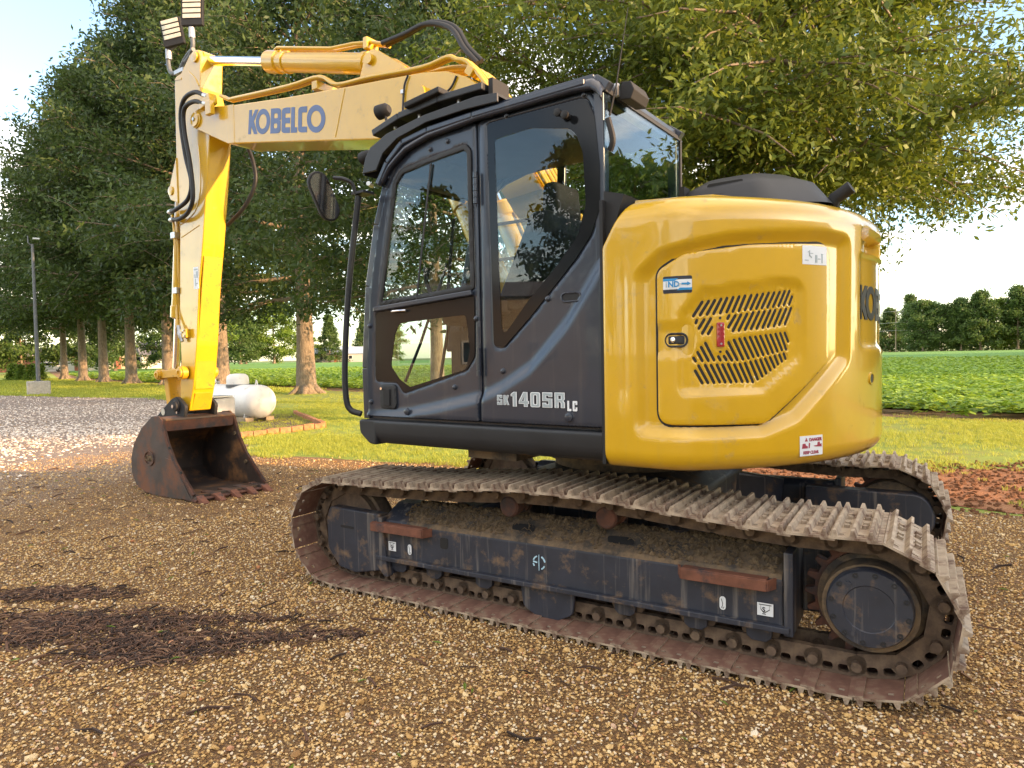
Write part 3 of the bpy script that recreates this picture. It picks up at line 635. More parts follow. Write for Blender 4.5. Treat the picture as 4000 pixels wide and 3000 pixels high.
# ---- trees
def make_tree(seed, H, R, base, tr, nb, per, leaf, wid, mat, sub=7, droop=.12, env='oak', spread=.28, lean=0.0, csp=.34, hang=None, low=()):
    r = np.random.default_rng(seed); tb = MB(); C_ = []; D_ = []
    tp = [(0, 0, -.1), (0, 0, .25), (0, 0, base * .5), (.05 * lean, 0, base)] + [(lean * t * .6 + r.normal() * .08, r.normal() * .08, base + (H - base) * t) for t in (.25, .5, .75, .96)]
    rr = [tr * 1.75, tr * 1.22, tr, tr * .9, tr * .68, tr * .45, tr * .25, tr * .06]; tb.tube(tp, rr, 12)
    for k in range(6):                       # root flare
        a = k * 1.05 + r.random() * .4; tb.tube([(math.cos(a) * tr * .7, math.sin(a) * tr * .7, .42), (math.cos(a) * tr * 1.35, math.sin(a) * tr * 1.35, .14), (math.cos(a) * tr * 2.3, math.sin(a) * tr * 2.3, -.05)], [tr * .45, tr * .4, tr * .2], 7)
    for i in range(nb + len(low)):
        if i < nb: t = ((i + .5) / nb) ** .95; az = i * 2.399963 + r.normal() * .25
        else: az, t = low[i - nb]
        h = base + (H - base) * t * .97
        if env == 'oak': e = min(1, 1 - t) ** .62 * min(1, .72 + max(0, t) * 2.4)
        elif env == 'round': e = math.sqrt(max(0, 1 - (2 * t - .85) ** 2 * .78))
        else: e = (1 - t) ** .95
        L = R * max(.12, e) * r.uniform(.78, 1.12); el = (-.08 + .95 * max(0, t) ** 1.1) + r.normal() * .08
        if env == 'cone': el = -.1 + .35 * t
        d = np.array([math.cos(az) * math.cos(el), math.sin(az) * math.cos(el), math.sin(el)])
        dr = droop + (.0 * max(0, math.cos(az - hang)) ** 4 * max(0, 1 - t / .35) if hang is not None else 0)
        x0 = np.array([lean * max(0, (h - base) / (H - base)) * .6, 0, h]); P = []
        for q in np.linspace(0, 1, 6): P.append(x0 + d * L * q + np.array([0, 0, -dr * L * q * q]) + r.normal(size=3) * .03 * L * q)
        tb.tube(P, [max(.012, tr * .34 * (1 - .6 * t) * (1 - .85 * q)) for q in np.linspace(0, 1, 6)], 6)
        P = np.array(P)
        for s in range(sub):
            f = .22 + .78 * (s + r.random()) / sub; k = min(4, int(f * 5)); p = P[k] + (P[k + 1] - P[k]) * (f * 5 - k)
            sg = 1 if s % 2 else -1; a2 = az + sg * r.uniform(.5, 1.15); e2 = el * .6 + r.normal() * .28
            dd = np.array([math.cos(a2) * math.cos(e2), math.sin(a2) * math.cos(e2), math.sin(e2)]); l2 = L * r.uniform(.24, .46) * (1.15 - .55 * f) + .25
            n2 = max(2, int(l2 / csp))
            if l2 > .6: tb.tube([p, p + dd * l2 * .6, p + dd * l2 + np.array([0, 0, -.1 * l2])], [.02, .012, .006], 4)
            for w in range(n2):
                q = (w + .6) / n2; C_.append(p + dd * l2 * q + np.array([0, 0, -.12 * l2 * q * q]) + r.normal(size=3) * spread * .45); D_.append(dd)
        C_.append(P[-1]); D_.append(d)
    C_ = np.repeat(np.array(C_), per, 0); D_ = np.repeat(np.array(D_), per, 0); n = len(C_)
    pos = C_ + r.normal(size=(n, 3)) * spread * np.array([1, 1, .75]); td = D_ * .55 + r.normal(size=(n, 3)) * .75 + np.array([0, 0, -.25]); td /= np.linalg.norm(td, axis=1)[:, None]
    w = np.cross(td, r.normal(size=(n, 3))); w /= np.linalg.norm(w, axis=1)[:, None]; L = leaf * r.uniform(.65, 1.3, n)[:, None]; W = wid * r.uniform(.7, 1.25, n)[:, None]
    Vv = np.stack([pos - td * L * .5, pos + w * W * .5 - td * L * .05, pos + td * L * .5, pos - w * W * .5 - td * L * .05], 1).reshape(-1, 3)
    me = bpy.data.meshes.new('crown'); me.vertices.add(4 * n); me.vertices.foreach_set('co', Vv.ravel()); me.loops.add(4 * n); me.loops.foreach_set('vertex_index', np.arange(4 * n)); me.polygons.add(n)
    me.polygons.foreach_set('loop_start', np.arange(n) * 4); me.update(calc_edges=True); me.materials.append(MATS[mat])
    mt_ = tb.mesh('trunk'); mt_.materials.append(MATS['bark']); mt_.polygons.foreach_set('use_smooth', [True] * len(mt_.polygons))
    return mt_, me
def plant_tree(name, meshes, x, y, label, group=None, rz=0., s=1., cat='tree'):
    e = empty(name, (x, y, float(tz(x, y))), rz); e.scale = (s, s, s); tag(e, label, cat, group)
    for nm, me in zip(('trunk', 'crown'), meshes):
        o = bpy.data.objects.new(nm, me); COL.objects.link(o); o.parent = e
    return e
big = make_tree(11, 15.5, 6.5, 4.5, .30, 74, 38, .126, .045, 'leaf_oak', sub=17, spread=.20, droop=.06, csp=.21, hang=2.45, low=[(.55, -.04), (.85, .03), (1.1, -.05), (1.3, .05), (1.55, -.03), (1.85, .02), (1.2, .12), (.95, .16), (1.5, .2)])

plant_tree('oak_tree', big, 1.3, -9.6, 'large near oak whose sunlit leafy branches hang over the yellow engine cover', 'row of oaks along the field', .6)
rowA = make_tree(21, 21, 7.6, 4.5, .27, 64, 19, .29, .115, 'leaf_row', sub=12, spread=.36, csp=.40, droop=.05)
rowB = make_tree(22, 19, 7.2, 4.3, .26, 62, 19, .29, .115, 'leaf_row', sub=12, spread=.36, csp=.40, droop=.05)
rowC = make_tree(24, 20, 7.4, 4.3, .38, 62, 19, .29, .115, 'leaf_row', sub=12, spread=.36, csp=.40, droop=.05)
lite = make_tree(23, 19, 7.2, 3.5, .38, 40, 10, .6, .3, 'leaf_row', sub=8, spread=.5, csp=.8)
ROW = [(11.9, -13.4, 'oak with its trunk seen through the lower cab door glass', rowB, 2.0, .80), (22.3, -17.2, 'oak with a thick sunlit trunk standing right of the white tank', rowC, .0, 1.0), (35.6, -22.3, 'oak with its trunk just right of the yellow dipper arm, behind the tank', rowC, 1.1, 1.25),
       (42.0, -22.9, 'oak with its trunk partly hidden by the chrome bucket cylinder rod', rowA, 2.2, 1.25), (48.4, -24.0, 'oak whose trunk is the nearest one left of the dipper arm', rowB, 3.0, 1.3), (55.2, -25.6, 'oak whose trunk is second left of the dipper arm', rowA, 4.1, 1.18),
       (61.8, -27.3, 'oak whose trunk is third left of the dipper arm', rowB, 5.0, 1.2), (69.0, -29.2, 'oak whose trunk is the leftmost and farthest of the row, nearest the lamp post', rowA, .8, 1.05)]
for x, y, lb, me, rz, s in ROW: plant_tree('oak_tree', me, x, y, lb, 'row of oaks along the field', rz, s)
farA = make_tree(31, 11, 5.0, 1.6, .2, 30, 20, .55, .26, 'leaf_far', sub=8, env='round', spread=.45, csp=.6)
farB = make_tree(32, 12, 4.4, 1.9, .2, 30, 20, .55, .26, 'leaf_far', sub=8, env='oak', spread=.42, csp=.6)
brt = make_tree(33, 15, 6.2, 1.8, .28, 34, 20, .6, .3, 'leaf_bright', sub=9, env='round', spread=.55, csp=.7)
con = make_tree(34, 13, 4.6, 1.2, .2, 44, 18, .5, .2, 'leaf_far', sub=8, env='cone', spread=.35, csp=.6)
for x, y, me, s, lb in [(150, -110, farA, 1.22, 'dark rounded tree across the field left of the bright green tree'), (151, -121.5, brt, 1.1, 'bright green sunlit tree across the field behind the tank'), (154, -135, brt, .62, 'small rounded light green tree just right of the thick oak trunk'),
                        (150, -141, con, 1.1, 'pointed conifer-shaped tree in front of the low house, seen left of the cab'), (152, -158, con, 1.15, 'pointed tree half hidden behind the cab hand rail'), (170, -127, farA, 1.1, 'dark tree rising behind the bright green tree'),
                        (158, -172, farB, 1.1, 'tree across the field seen through the cab door glass'), (165, -185, brt, .9, 'light green tree across the field seen through the cab door glass')]:
    plant_tree('field_tree', me, x, y, lb, 'trees across the field', x * 1.7, s)
RT = [(-1.6, -196, farA, 1.08, 'leftmost dark round tree on the grass bank right of the machine'), (-5.6, -197, farA, .98, 'second dark round tree from the counterweight on the grass bank'), (-9.6, -196, farB, 1.05, 'third tree from the counterweight, with a pale slim trunk'), (-13.6, -197, farB, 1.18, 'tall fourth tree from the counterweight on the grass bank'),
      (-17.2, -203, brt, .8, 'sunlit yellow-green tree on the grass bank at the right'), (-21.3, -200, farB, 1.25, 'dark tall tree at the right edge of the photo'), (1.5, -222, con, 1.25, 'tall tree rising behind the leftmost dark round tree'), (6.5, -215, farB, 1.0, 'tree close against the counterweight edge behind the utility pole'), (-11, -225, con, 1.1, 'pointed tree top showing behind the grass bank trees'), (-25.5, -205, farA, 1.2, 'round tree just past the right edge trees')]
for x, y, me, s, lb in RT: plant_tree('bank_tree', me, x, y, lb, 'trees on the far grass bank', x * 2.1, s)
band('far_grass_bank', np.arange(-60, 70, 5.), lambda x: (-185., -235.), 4, 'lawn', .16)
hedge_me = None
def hedge_mesh(seed, L, H, n, mat):
    r = np.random.default_rng(seed); pos = np.stack([r.uniform(-L / 2, L / 2, n), r.normal(size=n) * .9, r.random(n) ** .8 * H * (.7 + .3 * np.sin(np.linspace(0, 9, n)))], 1); td = r.normal(size=(n, 3)); td /= np.linalg.norm(td, axis=1)[:, None]; w = np.cross(td, r.normal(size=(n, 3))); w /= np.linalg.norm(w, axis=1)[:, None]
    s = r.uniform(.25, .5, n)[:, None]; Vv = np.stack([pos - td * s, pos + w * s * .6, pos + td * s, pos - w * s * .6], 1).reshape(-1, 3)
    me = bpy.data.meshes.new('hedge'); me.from_pydata([tuple(p) for p in Vv], [], [(4 * i, 4 * i + 1, 4 * i + 2, 4 * i + 3) for i in range(n)]); me.materials.append(MATS[mat]); return me
hm = hedge_mesh(3, 60, 4.2, 5200, 'leaf_far')
o = bpy.data.objects.new('hedgerow', hm); COL.objects.link(o); o.location = (-6, -212, float(tz(-6, -212))); tag(o, 'low dark hedge behind the trunks on the far grass bank', 'hedge')
for k, (x, y, s) in enumerate([(101, -33, .95), (103, -40, .85), (100, -46.5, .9), (104, -53, .8), (102, -60, .85), (112, -69, .9), (118, -77, 1.0), (96, -26, .9)]):
    plant_tree('yard_tree', (brt, farA, farB)[k % 3] if k > 4 else (farA, farB)[k % 2], x, y, ['low sunlit tree behind the lamp post, leftmost', 'low sunlit tree directly behind the lamp post', 'low sunlit tree behind the farthest oak trunks', 'low sunlit tree between the second and third oak trunks', 'low sunlit tree behind the trunk nearest the dipper arm', 'bright tree above the grey roofed house', 'bright tree behind the chrome bucket rod', 'low sunlit tree at the left edge of the photo'][k], 'low trees by the far houses', k * 1.3, s)
# trees out of frame that stand around the yard (they shade the far field and show in the cab glass)
wind = make_tree(35, 14, 5.6, 1.2, .2, 24, 10, 1.4, 1.0, 'leaf_far', sub=6, env='round', spread=.6, csp=1.2)
for k in range(11):
    plant_tree('windbreak_tree', wind, -38 + (k % 3) * 3, -46 - k * 8.5, 'windbreak tree out of frame shading the far field', 'windbreak trees out of frame', k * .9, 1.35)
for k, (x, y, s) in enumerate([(14, 33, .75), (23, 36, .8), (33, 33, .7), (6, 40, .8), (43, 30, .75)]):
    plant_tree('yard_oak', lite, x, y, 'oak behind the photographer mirrored in the cab glass', 'oaks behind the photographer', k * 1.1, s)
# ---- buildings
def house(name, x, y, rz, L, W, wall, roof, wmat, rmat, label, windows=3, door=True):
    e = empty(name, (x, y, float(tz(x, y))), rz); tag(e, label, 'house')
    MB().bb((-L / 2, -W / 2, -.3), (L / 2, W / 2, wall)).build('wall', wmat, e, None)
    MB().prism([(-W / 2 - .4, wall - .02), (W / 2 + .4, wall - .02), (0, wall + roof)], -L / 2 - .4, L / 2 + .4, 'x').build('roof', rmat, e, None)
    for k in range(windows):
        wx = -L / 2 + L * (k + .5) / windows
        if door and k == windows // 2:
            MB().bb((wx - .5, W / 2 + .003, 0), (wx + .5, W / 2 + .06, 2.05)).build('door', 'house_brick', e, None)
        else:
            w = MB().bb((wx - .6, W / 2 + .003, .9), (wx + .6, W / 2 + .07, 2.1)).build('window', 'house_white', e, None)
            MB().bb((wx - .5, W / 2 + .02, 1.0), (wx + .5, W / 2 + .085, 2.0)).build('pane', 'dark_glass', w, None)
    return e
hz_ = rad(65)
house('house', 116, -53.5, hz_, 9, 7, 2.5, 1.3, 'house_white', 'roof_grey', 'white garage-like house between the second and third oak trunks', 3)
house('house', 122, -63, hz_, 9, 7, 2.6, 1.4, 'house_tan', 'house_tan', 'tan sunlit house beside the trunk nearest the dipper arm', 3)
house('house', 116, -69.5, hz_, 10, 8, 2.4, 2.4, 'house_white', 'roof_grey', 'white house with a broad grey hip roof behind the chrome rod', 3)
house('house', 120, -49, hz_, 12, 7, 2.4, .9, 'house_brick', 'house_tan', 'long low red brick building near the silver car', 4)
house('house', 152, -148, rad(50), 26, 8, 2.6, 2.2, 'house_grey', 'roof_metal', 'low grey house with a pale metal roof across the field', 6)
# parked car
def car(x, y, rz, label):
    e = empty('car', (x, y, float(tz(x, y))), rz); tag(e, label, 'car')
    prof = rpoly([(-2.2, .35), (-2.2, .85), (-1.5, .95), (-.9, 1.4), (.9, 1.42), (1.5, .98), (2.2, .85), (2.25, .35)], .12, 3)
    MB().prism(prof, -.85, .85).build('body', 'car_silver', e, 30, .04)
    for s in (-1, 1): MB().prism([(-1.3, .98), (-.85, 1.34), (.8, 1.35), (1.25, 1.0)], s * .855, s * .862).build('window', 'dark_glass', e, None)
    for wx in (-1.35, 1.35):
        for s in (-1, 1):
            w = MB().cyl((wx, s * .7, .33), (wx, s * .88, .33), .33, n=16).build('wheel', 'rubber', e, 30); MB().cyl((wx, s * .7, .33), (wx, s * .89, .33), .19, n=12).build('rim', 'galv', w, 30)
car(111.5, -47.2, rad(75), 'silver car parked by the red brick building beyond the lamp post')
# utility pole and wires far right
e = empty('utility_pole', (4.4, -197, float(tz(4, -197)))); tag(e, 'slim wooden utility pole beside the counterweight edge', 'utility pole')
MB().cyl((0, 0, -.2), (0, 0, 11.5), .16, .11, 10).build('pole', 'wood_pole', e)
MB().bb((-1.1, -.06, 10.4), (1.1, .06, 10.55)).build('crossarm', 'wood_pole', e, None)
for wz in (10.5, 7.6, 5.6):
    MB().tube([(-20, .2, wz - .2), (-10, .2, wz - .45), (0, .2, wz), (12, .2, wz - .4)], .035, 4).build('wire', 'galv', e)
# lamp post
e = empty('lamp_post', (37.5, -13.0, 0), rad(-22)); tag(e, 'dark steel lamp post on a square concrete base at the left', 'lamp post')
MB().prism(rect(-.55, -.5, .55, .5), -.1, .70, 'z').build('concrete_base', 'concrete', e, None, .04)
MB().bb((-.2, -.2, .70), (.2, .2, .74)).build('base_plate', 'pole_grey', e, None)
MB().cyl((0, 0, .74), (-.38, .0, 7.7), .10, .065, 12).build('pole', 'pole_grey', e)
MB().tube([(-.38, 0, 7.6), (-.38, .18, 7.75), (-.38, .18, 8.1)], .03, 6).build('bracket', 'pole_grey', e)
MB().bb((-.5, -.30, 7.95), (-.25, -.02, 8.02)).build('lamp_head', 'galv', e, None)
for k, (x, y) in enumerate([(73.2, -26.6), (71.9, -26.8), (70.5, -27), (69.2, -27.2)]):
    me = make_tree(60 + k, 1.5, .55, .12, .03, 20, 8, .22, .09, 'leaf_bright', sub=4, env='cone', spread=.1, csp=.15)
    plant_tree('young_shrub', me, x, y, ['leftmost of four young evergreen shrubs past the lamp post', 'second from left of four young evergreen shrubs past the lamp post', 'third from left of four young evergreen shrubs past the lamp post', 'young evergreen shrub nearest the lamp post'][k], 'young shrubs past the lamp post', k, 1., 'shrub')
# buildings beside and behind the photographer (out of frame; one shades the yard, one is mirrored in the glass)
e = empty('metal_shed', (-14, 10.4, 0)); tag(e, 'long metal shed out of frame that shades the yard', 'shed')
MB().bb((-12, -16, -.1), (0, 16, 6.0)).build('wall', 'siding', e, None)
MB().prism([(-12.3, 5.99), (.15, 5.99), (.15, 6.09), (-6, 7.4), (-12.3, 6.09)], -16.2, 16.2).build('roof', 'roof_metal', e, None)
MB().bb((.003, -3, 0), (.08, 1.5, 3.2)).build('roller_door', 'house_white', e, None)
e = empty('metal_barn', (21.5, 25, 0), rad(-38)); tag(e, 'tan metal-sided barn behind the photographer mirrored in the door glass', 'barn')
MB().bb((-5, -4, -.1), (5, 4, 4.3)).build('wall', 'siding', e, None)
MB().prism([(-4.4, 4.28), (4.4, 4.28), (0, 5.4)], -5.3, 5.3, 'x').build('roof', 'roof_grey', e, None)
for k in (-3, 0, 3):
    w = MB().bb((k - .8, -4.06, 1.2), (k + .8, -4.003, 2.3)).build('window', 'house_white', e, None); MB().bb((k - .7, -4.09, 1.3), (k + .7, -4.04, 2.2)).build('pane', 'dark_glass', w, None)

# ---- propane tank on blocks, utility box, brick-edged pad
ta = Vector((12.15, -6.62, .50)); tdir = Vector((2.4, -.32, 0)).normalized(); TL = 2.35
e = empty('propane_tank', (12.15, -6.62, 0)); tag(e, 'white horizontal propane tank with a domed lid, standing on blocks', 'tank')
def rel(p): return Vector(p) - Vector((12.15, -6.62, 0))
prof = [(-.30 + .30 * (1 - math.cos(t)), .41 * math.sin(t)) for t in np.linspace(.06, math.pi / 2, 9)]
prof = prof + [(TL - a, r) for a, r in reversed([(p[0], p[1]) for p in prof])]
MB().lathe(rel(ta), tdir, prof, 40).build('barrel', 'tank_white', e, 60)
dc = rel(ta) + tdir * (TL * .42)
MB().lathe(dc + Vector((0, 0, .36)), (0, 0, 1), [(0, .27), (.17, .27), (.26, .25), (.31, .19), (.325, .05)], 28).build('dome_lid', 'tank_white', e, 50)
MB().lathe(dc + Vector((0, 0, .355)), (0, 0, 1), [(0, .285), (.06, .285)], 28).build('dome_collar', 'pole_grey', e, 50)
for q in (.12, TL - .25): MB().tube(curve_pts([dc * 0 + rel(ta) + tdir * q + Vector((0, 0, .38)) - tdir * .06, rel(ta) + tdir * q + Vector((0, 0, .52)), rel(ta) + tdir * q + Vector((0, 0, .38)) + tdir * .06], 5), .014, 6).build('lifting_lug', 'tank_white', e)
side = Vector((-tdir.y, tdir.x, 0))
for q in (.22, TL - .35):
    b_ = rel(ta) + tdir * q; mb = MB()
    mb.tube([b_ + side * .27 + Vector((0, 0, -.28)), b_ + side * .3 + Vector((0, 0, -.37)), b_ - side * .3 + Vector((0, 0, -.37)), b_ - side * .27 + Vector((0, 0, -.28))], .018, 8); mb.build('leg', 'tank_white', e)
k = 0
for q in (.22, TL - .35):
    for s in (-.28, .28):
        p = ta + tdir * q + side * s; o = MB().box((0, 0, .055), (.42, .22, .11)).build('concrete_block', 'block', None, None, .01); o.location = (p.x, p.y, .01); o.rotation_euler = (0, 0, math.atan2(tdir.y, tdir.x) + .1 * s)
        tag(o, ['concrete block under the near right foot of the propane tank', 'concrete block under the near left foot of the propane tank', 'concrete block under the far right foot of the propane tank', 'concrete block under the far left foot of the propane tank'][k], 'block', 'blocks under the propane tank'); k += 1
e = empty('utility_box', (11.75, -5.15, 0), rad(-8)); tag(e, 'pale square utility box behind the bucket beside the propane tank', 'box')
MB().prism(rpoly([(-.30, -.02), (.30, -.02), (.30, .66), (-.30, .70)], .05, 4), -.26, .26, 'x').build('housing', 'box_white', e, 30, .02)
MB().bb((-.28, -.24, .70), (.2, .2, .73)).build('lid', 'galv', e, None)
MB().tube([(.1, .1, .72), (.1, .1, 1.02), (.1, -.15, 1.02)], .025, 8).build('vent_pipe', 'galv', e)
PAD = [(9.55, -4.05), (9.62, -6.3), (13.2, -8.6), (15.5, -7.6), (13.5, -5.4)]
me = bpy.data.meshes.new('pad'); me.from_pydata([(x, y, .012) for x, y in PAD], [], [tuple(range(5))]); o = finish('gravel_pad', me, 'pad_gravel'); o['kind'] = 'structure'
e = empty('brick_edging', (9.55, -4.05, 0)); tag(e, 'low orange brick edging around the tank gravel pad', 'edging')
bme = MB().box((0, 0, .04), (.10, .29, .13)).mesh('brick'); bme.materials.append(MATS['brick'])
def edging(a, b, off=0):
    a, b = Vector(a), Vector(b); L = (b - a).length; n = int(L / .31); an = math.atan2((b - a).y, (b - a).x) - math.pi / 2
    for i in range(n):
        p = a + (b - a) * (i + .5) / n; o = bpy.data.objects.new('brick', bme); COL.objects.link(o); o.parent = e; o.location = (p.x - 9.55, p.y + 4.05, rng.uniform(-.012, .012)); o.rotation_euler = (rng.normal() * .03, rng.normal() * .03, an + rng.normal() * .05)
edging(PAD[0], PAD[1]); edging(PAD[1], PAD[2])
# ------------------------------------------------------------------ the excavator
EX = empty('excavator'); tag(EX, 'yellow and charcoal tracked excavator with its rusty bucket resting on the gravel', 'excavator')
# ---- tracks
def track_path():
    """closed pin line in (x, z), clockwise from the rear bottom: bottom run forward, idler, top run back, sprocket"""
    r = .268; P = []
    for x in np.linspace(-1.5, 1.40, 60): P.append((x, .095))
    for a in np.linspace(-math.pi / 2 + .05, math.pi / 2 - .02, 60): P.append((1.535 + r * math.cos(a), .357 + r * math.sin(a)))
    for x, z in [(p.x, p.y) for p in curve_pts([(1.48, .624, 0), (1.05, .634, 0), (.6, .656, 0), (.25, .684, 0), (-.05, .689, 0), (-.35, .682, 0), (-.75, .652, 0), (-1.15, .626, 0), (-1.45, .630, 0)], 8)]: P.append((x, z))
    for a in np.linspace(math.pi / 2 + .02, 1.5 * math.pi - .02, 60): P.append((-1.512 + r * math.cos(a), .366 + r * math.sin(a)))
    return np.array(P)
def resample_loop(P, n, shift=0.0):
    Q = np.vstack([P, P[:1]]); d = np.r_[0, np.cumsum(np.hypot(*np.diff(Q, axis=0).T))]; s = (np.arange(n) / n * d[-1] + shift) % d[-1]
    return np.stack([np.interp(s, d, Q[:, 0]), np.interp(s, d, Q[:, 1])], 1), d[-1] / n
NSH = 45
PINS, PITCH_T = resample_loop(track_path(), NSH, .04)
def shoe_mesh():
    b = bmesh.new(); h = PITCH_T / 2
    xs = [-h + .002, -.052, -.030, .022, .044, h + .006]; ys = [-.30, -.255, -.238, -.15, .15, .238, .255, .30]
    vs = {}
    for i, x in enumerate(xs):
        for j, y in enumerate(ys): vs[i, j] = b.verts.new((x, y, .055))
    for i in range(len(xs) - 1):
        for j in range(len(ys) - 1):
            if j in (1, 5) and i in (1, 3): continue
            b.faces.new((vs[i, j], vs[i + 1, j], vs[i + 1, j + 1], vs[i, j + 1]))
    bmesh.ops.recalc_face_normals(b, faces=b.faces[:])
    bmesh.ops.solidify(b, geom=b.faces[:], thickness=-.010)
    me = bpy.data.meshes.new('s'); b.to_mesh(me); b.free()
    mb = MB(); mb.v = [tuple(v.co) for v in me.vertices]; mb.f = [tuple(p.vertices) for p in me.polygons]
    for x in (-.062, .006, .072):                       # three grousers
        mb.prism([(x - .014, .064), (x - .006, .092), (x + .006, .092), (x + .014, .064)], -.297, .297)
    mb.bb((h + .004, -.298, .0475), (h + .026, .298, .0545))          # lip that tucks under the next shoe
    for y in (-.115, -.055, .055, .115):
        for x in (-.030, .040): mb.cyl((x, y, .064), (x, y, .078), .013, n=6)
    mb.bb((h - .03, -.298, .0475), (h + .0035, .298, .0546))
    me2 = mb.mesh('track_shoe'); me2.materials.append(MATS['shoe']); me2.materials.append(MATS['shoe_in'])
    for p in me2.polygons:
        c = p.center
        if p.normal.z < -.5: p.material_index = 1
    return me2
SHOE = shoe_mesh()
def link_profile():
    h = PITCH_T / 2; o = rpoly([(-h - .035, -.038), (-h - .04, .03), (-h + .03, .054), (h - .02, .054), (h + .035, .03), (h + .04, -.03), (h - .02, -.048), (-h + .02, -.048)], .03, 4)
    return o, [rpoly(rect(-.058, .008, -.012, .042), .014, 3), rpoly(rect(.008, .008, .052, .042), .014, 3)]
def make_track(side):
    """side +1: left (near) track"""
    yc = side * .995; T = MB()
    for i in range(NSH):                                # pins and bushings run the whole chain
        x, z = PINS[i]; T.cyl((x, yc - .135, z), (x, yc + .135, z), .022, n=10)
    tr = T.build('track', 'link', EX, 40); tr['label'] = 'near steel crawler track' if side > 0 else 'far steel crawler track'
    lk = None
    for i in range(NSH):
        a, b = PINS[i], PINS[(i + 1) % NSH]; c = (a + b) / 2; d = b - a; ang = math.atan2(d[1], d[0])
        # loop runs forward along the bottom: outward normal is to the right of travel
        R = Matrix.Rotation(-ang, 4, 'Y') @ Matrix.Rotation(math.pi, 4, 'X')
        o = bpy.data.objects.new('track_shoe', SHOE); COL.objects.link(o); o.parent = tr
        o.matrix_local = Matrix.Translation((c[0], yc, c[1])) @ R
        for s in (-1, 1):
            q = bpy.data.objects.new('track_link', LINK); COL.objects.link(q); q.parent = tr
            q.matrix_local = Matrix.Translation((c[0], yc + s * .085, c[1])) @ R
    return tr
_o, _h = link_profile()
_tmp = panel('track_link', _o, _h, lambda u, v, i: (np.stack([u, u * 0 + .017, v], 1), np.stack([u, u * 0 - .017, v], 1)), 'link', None, g=.05, up=False)
LINK = _tmp.data; bpy.data.objects.remove(_tmp)
TN = make_track(1); TF = make_track(-1)
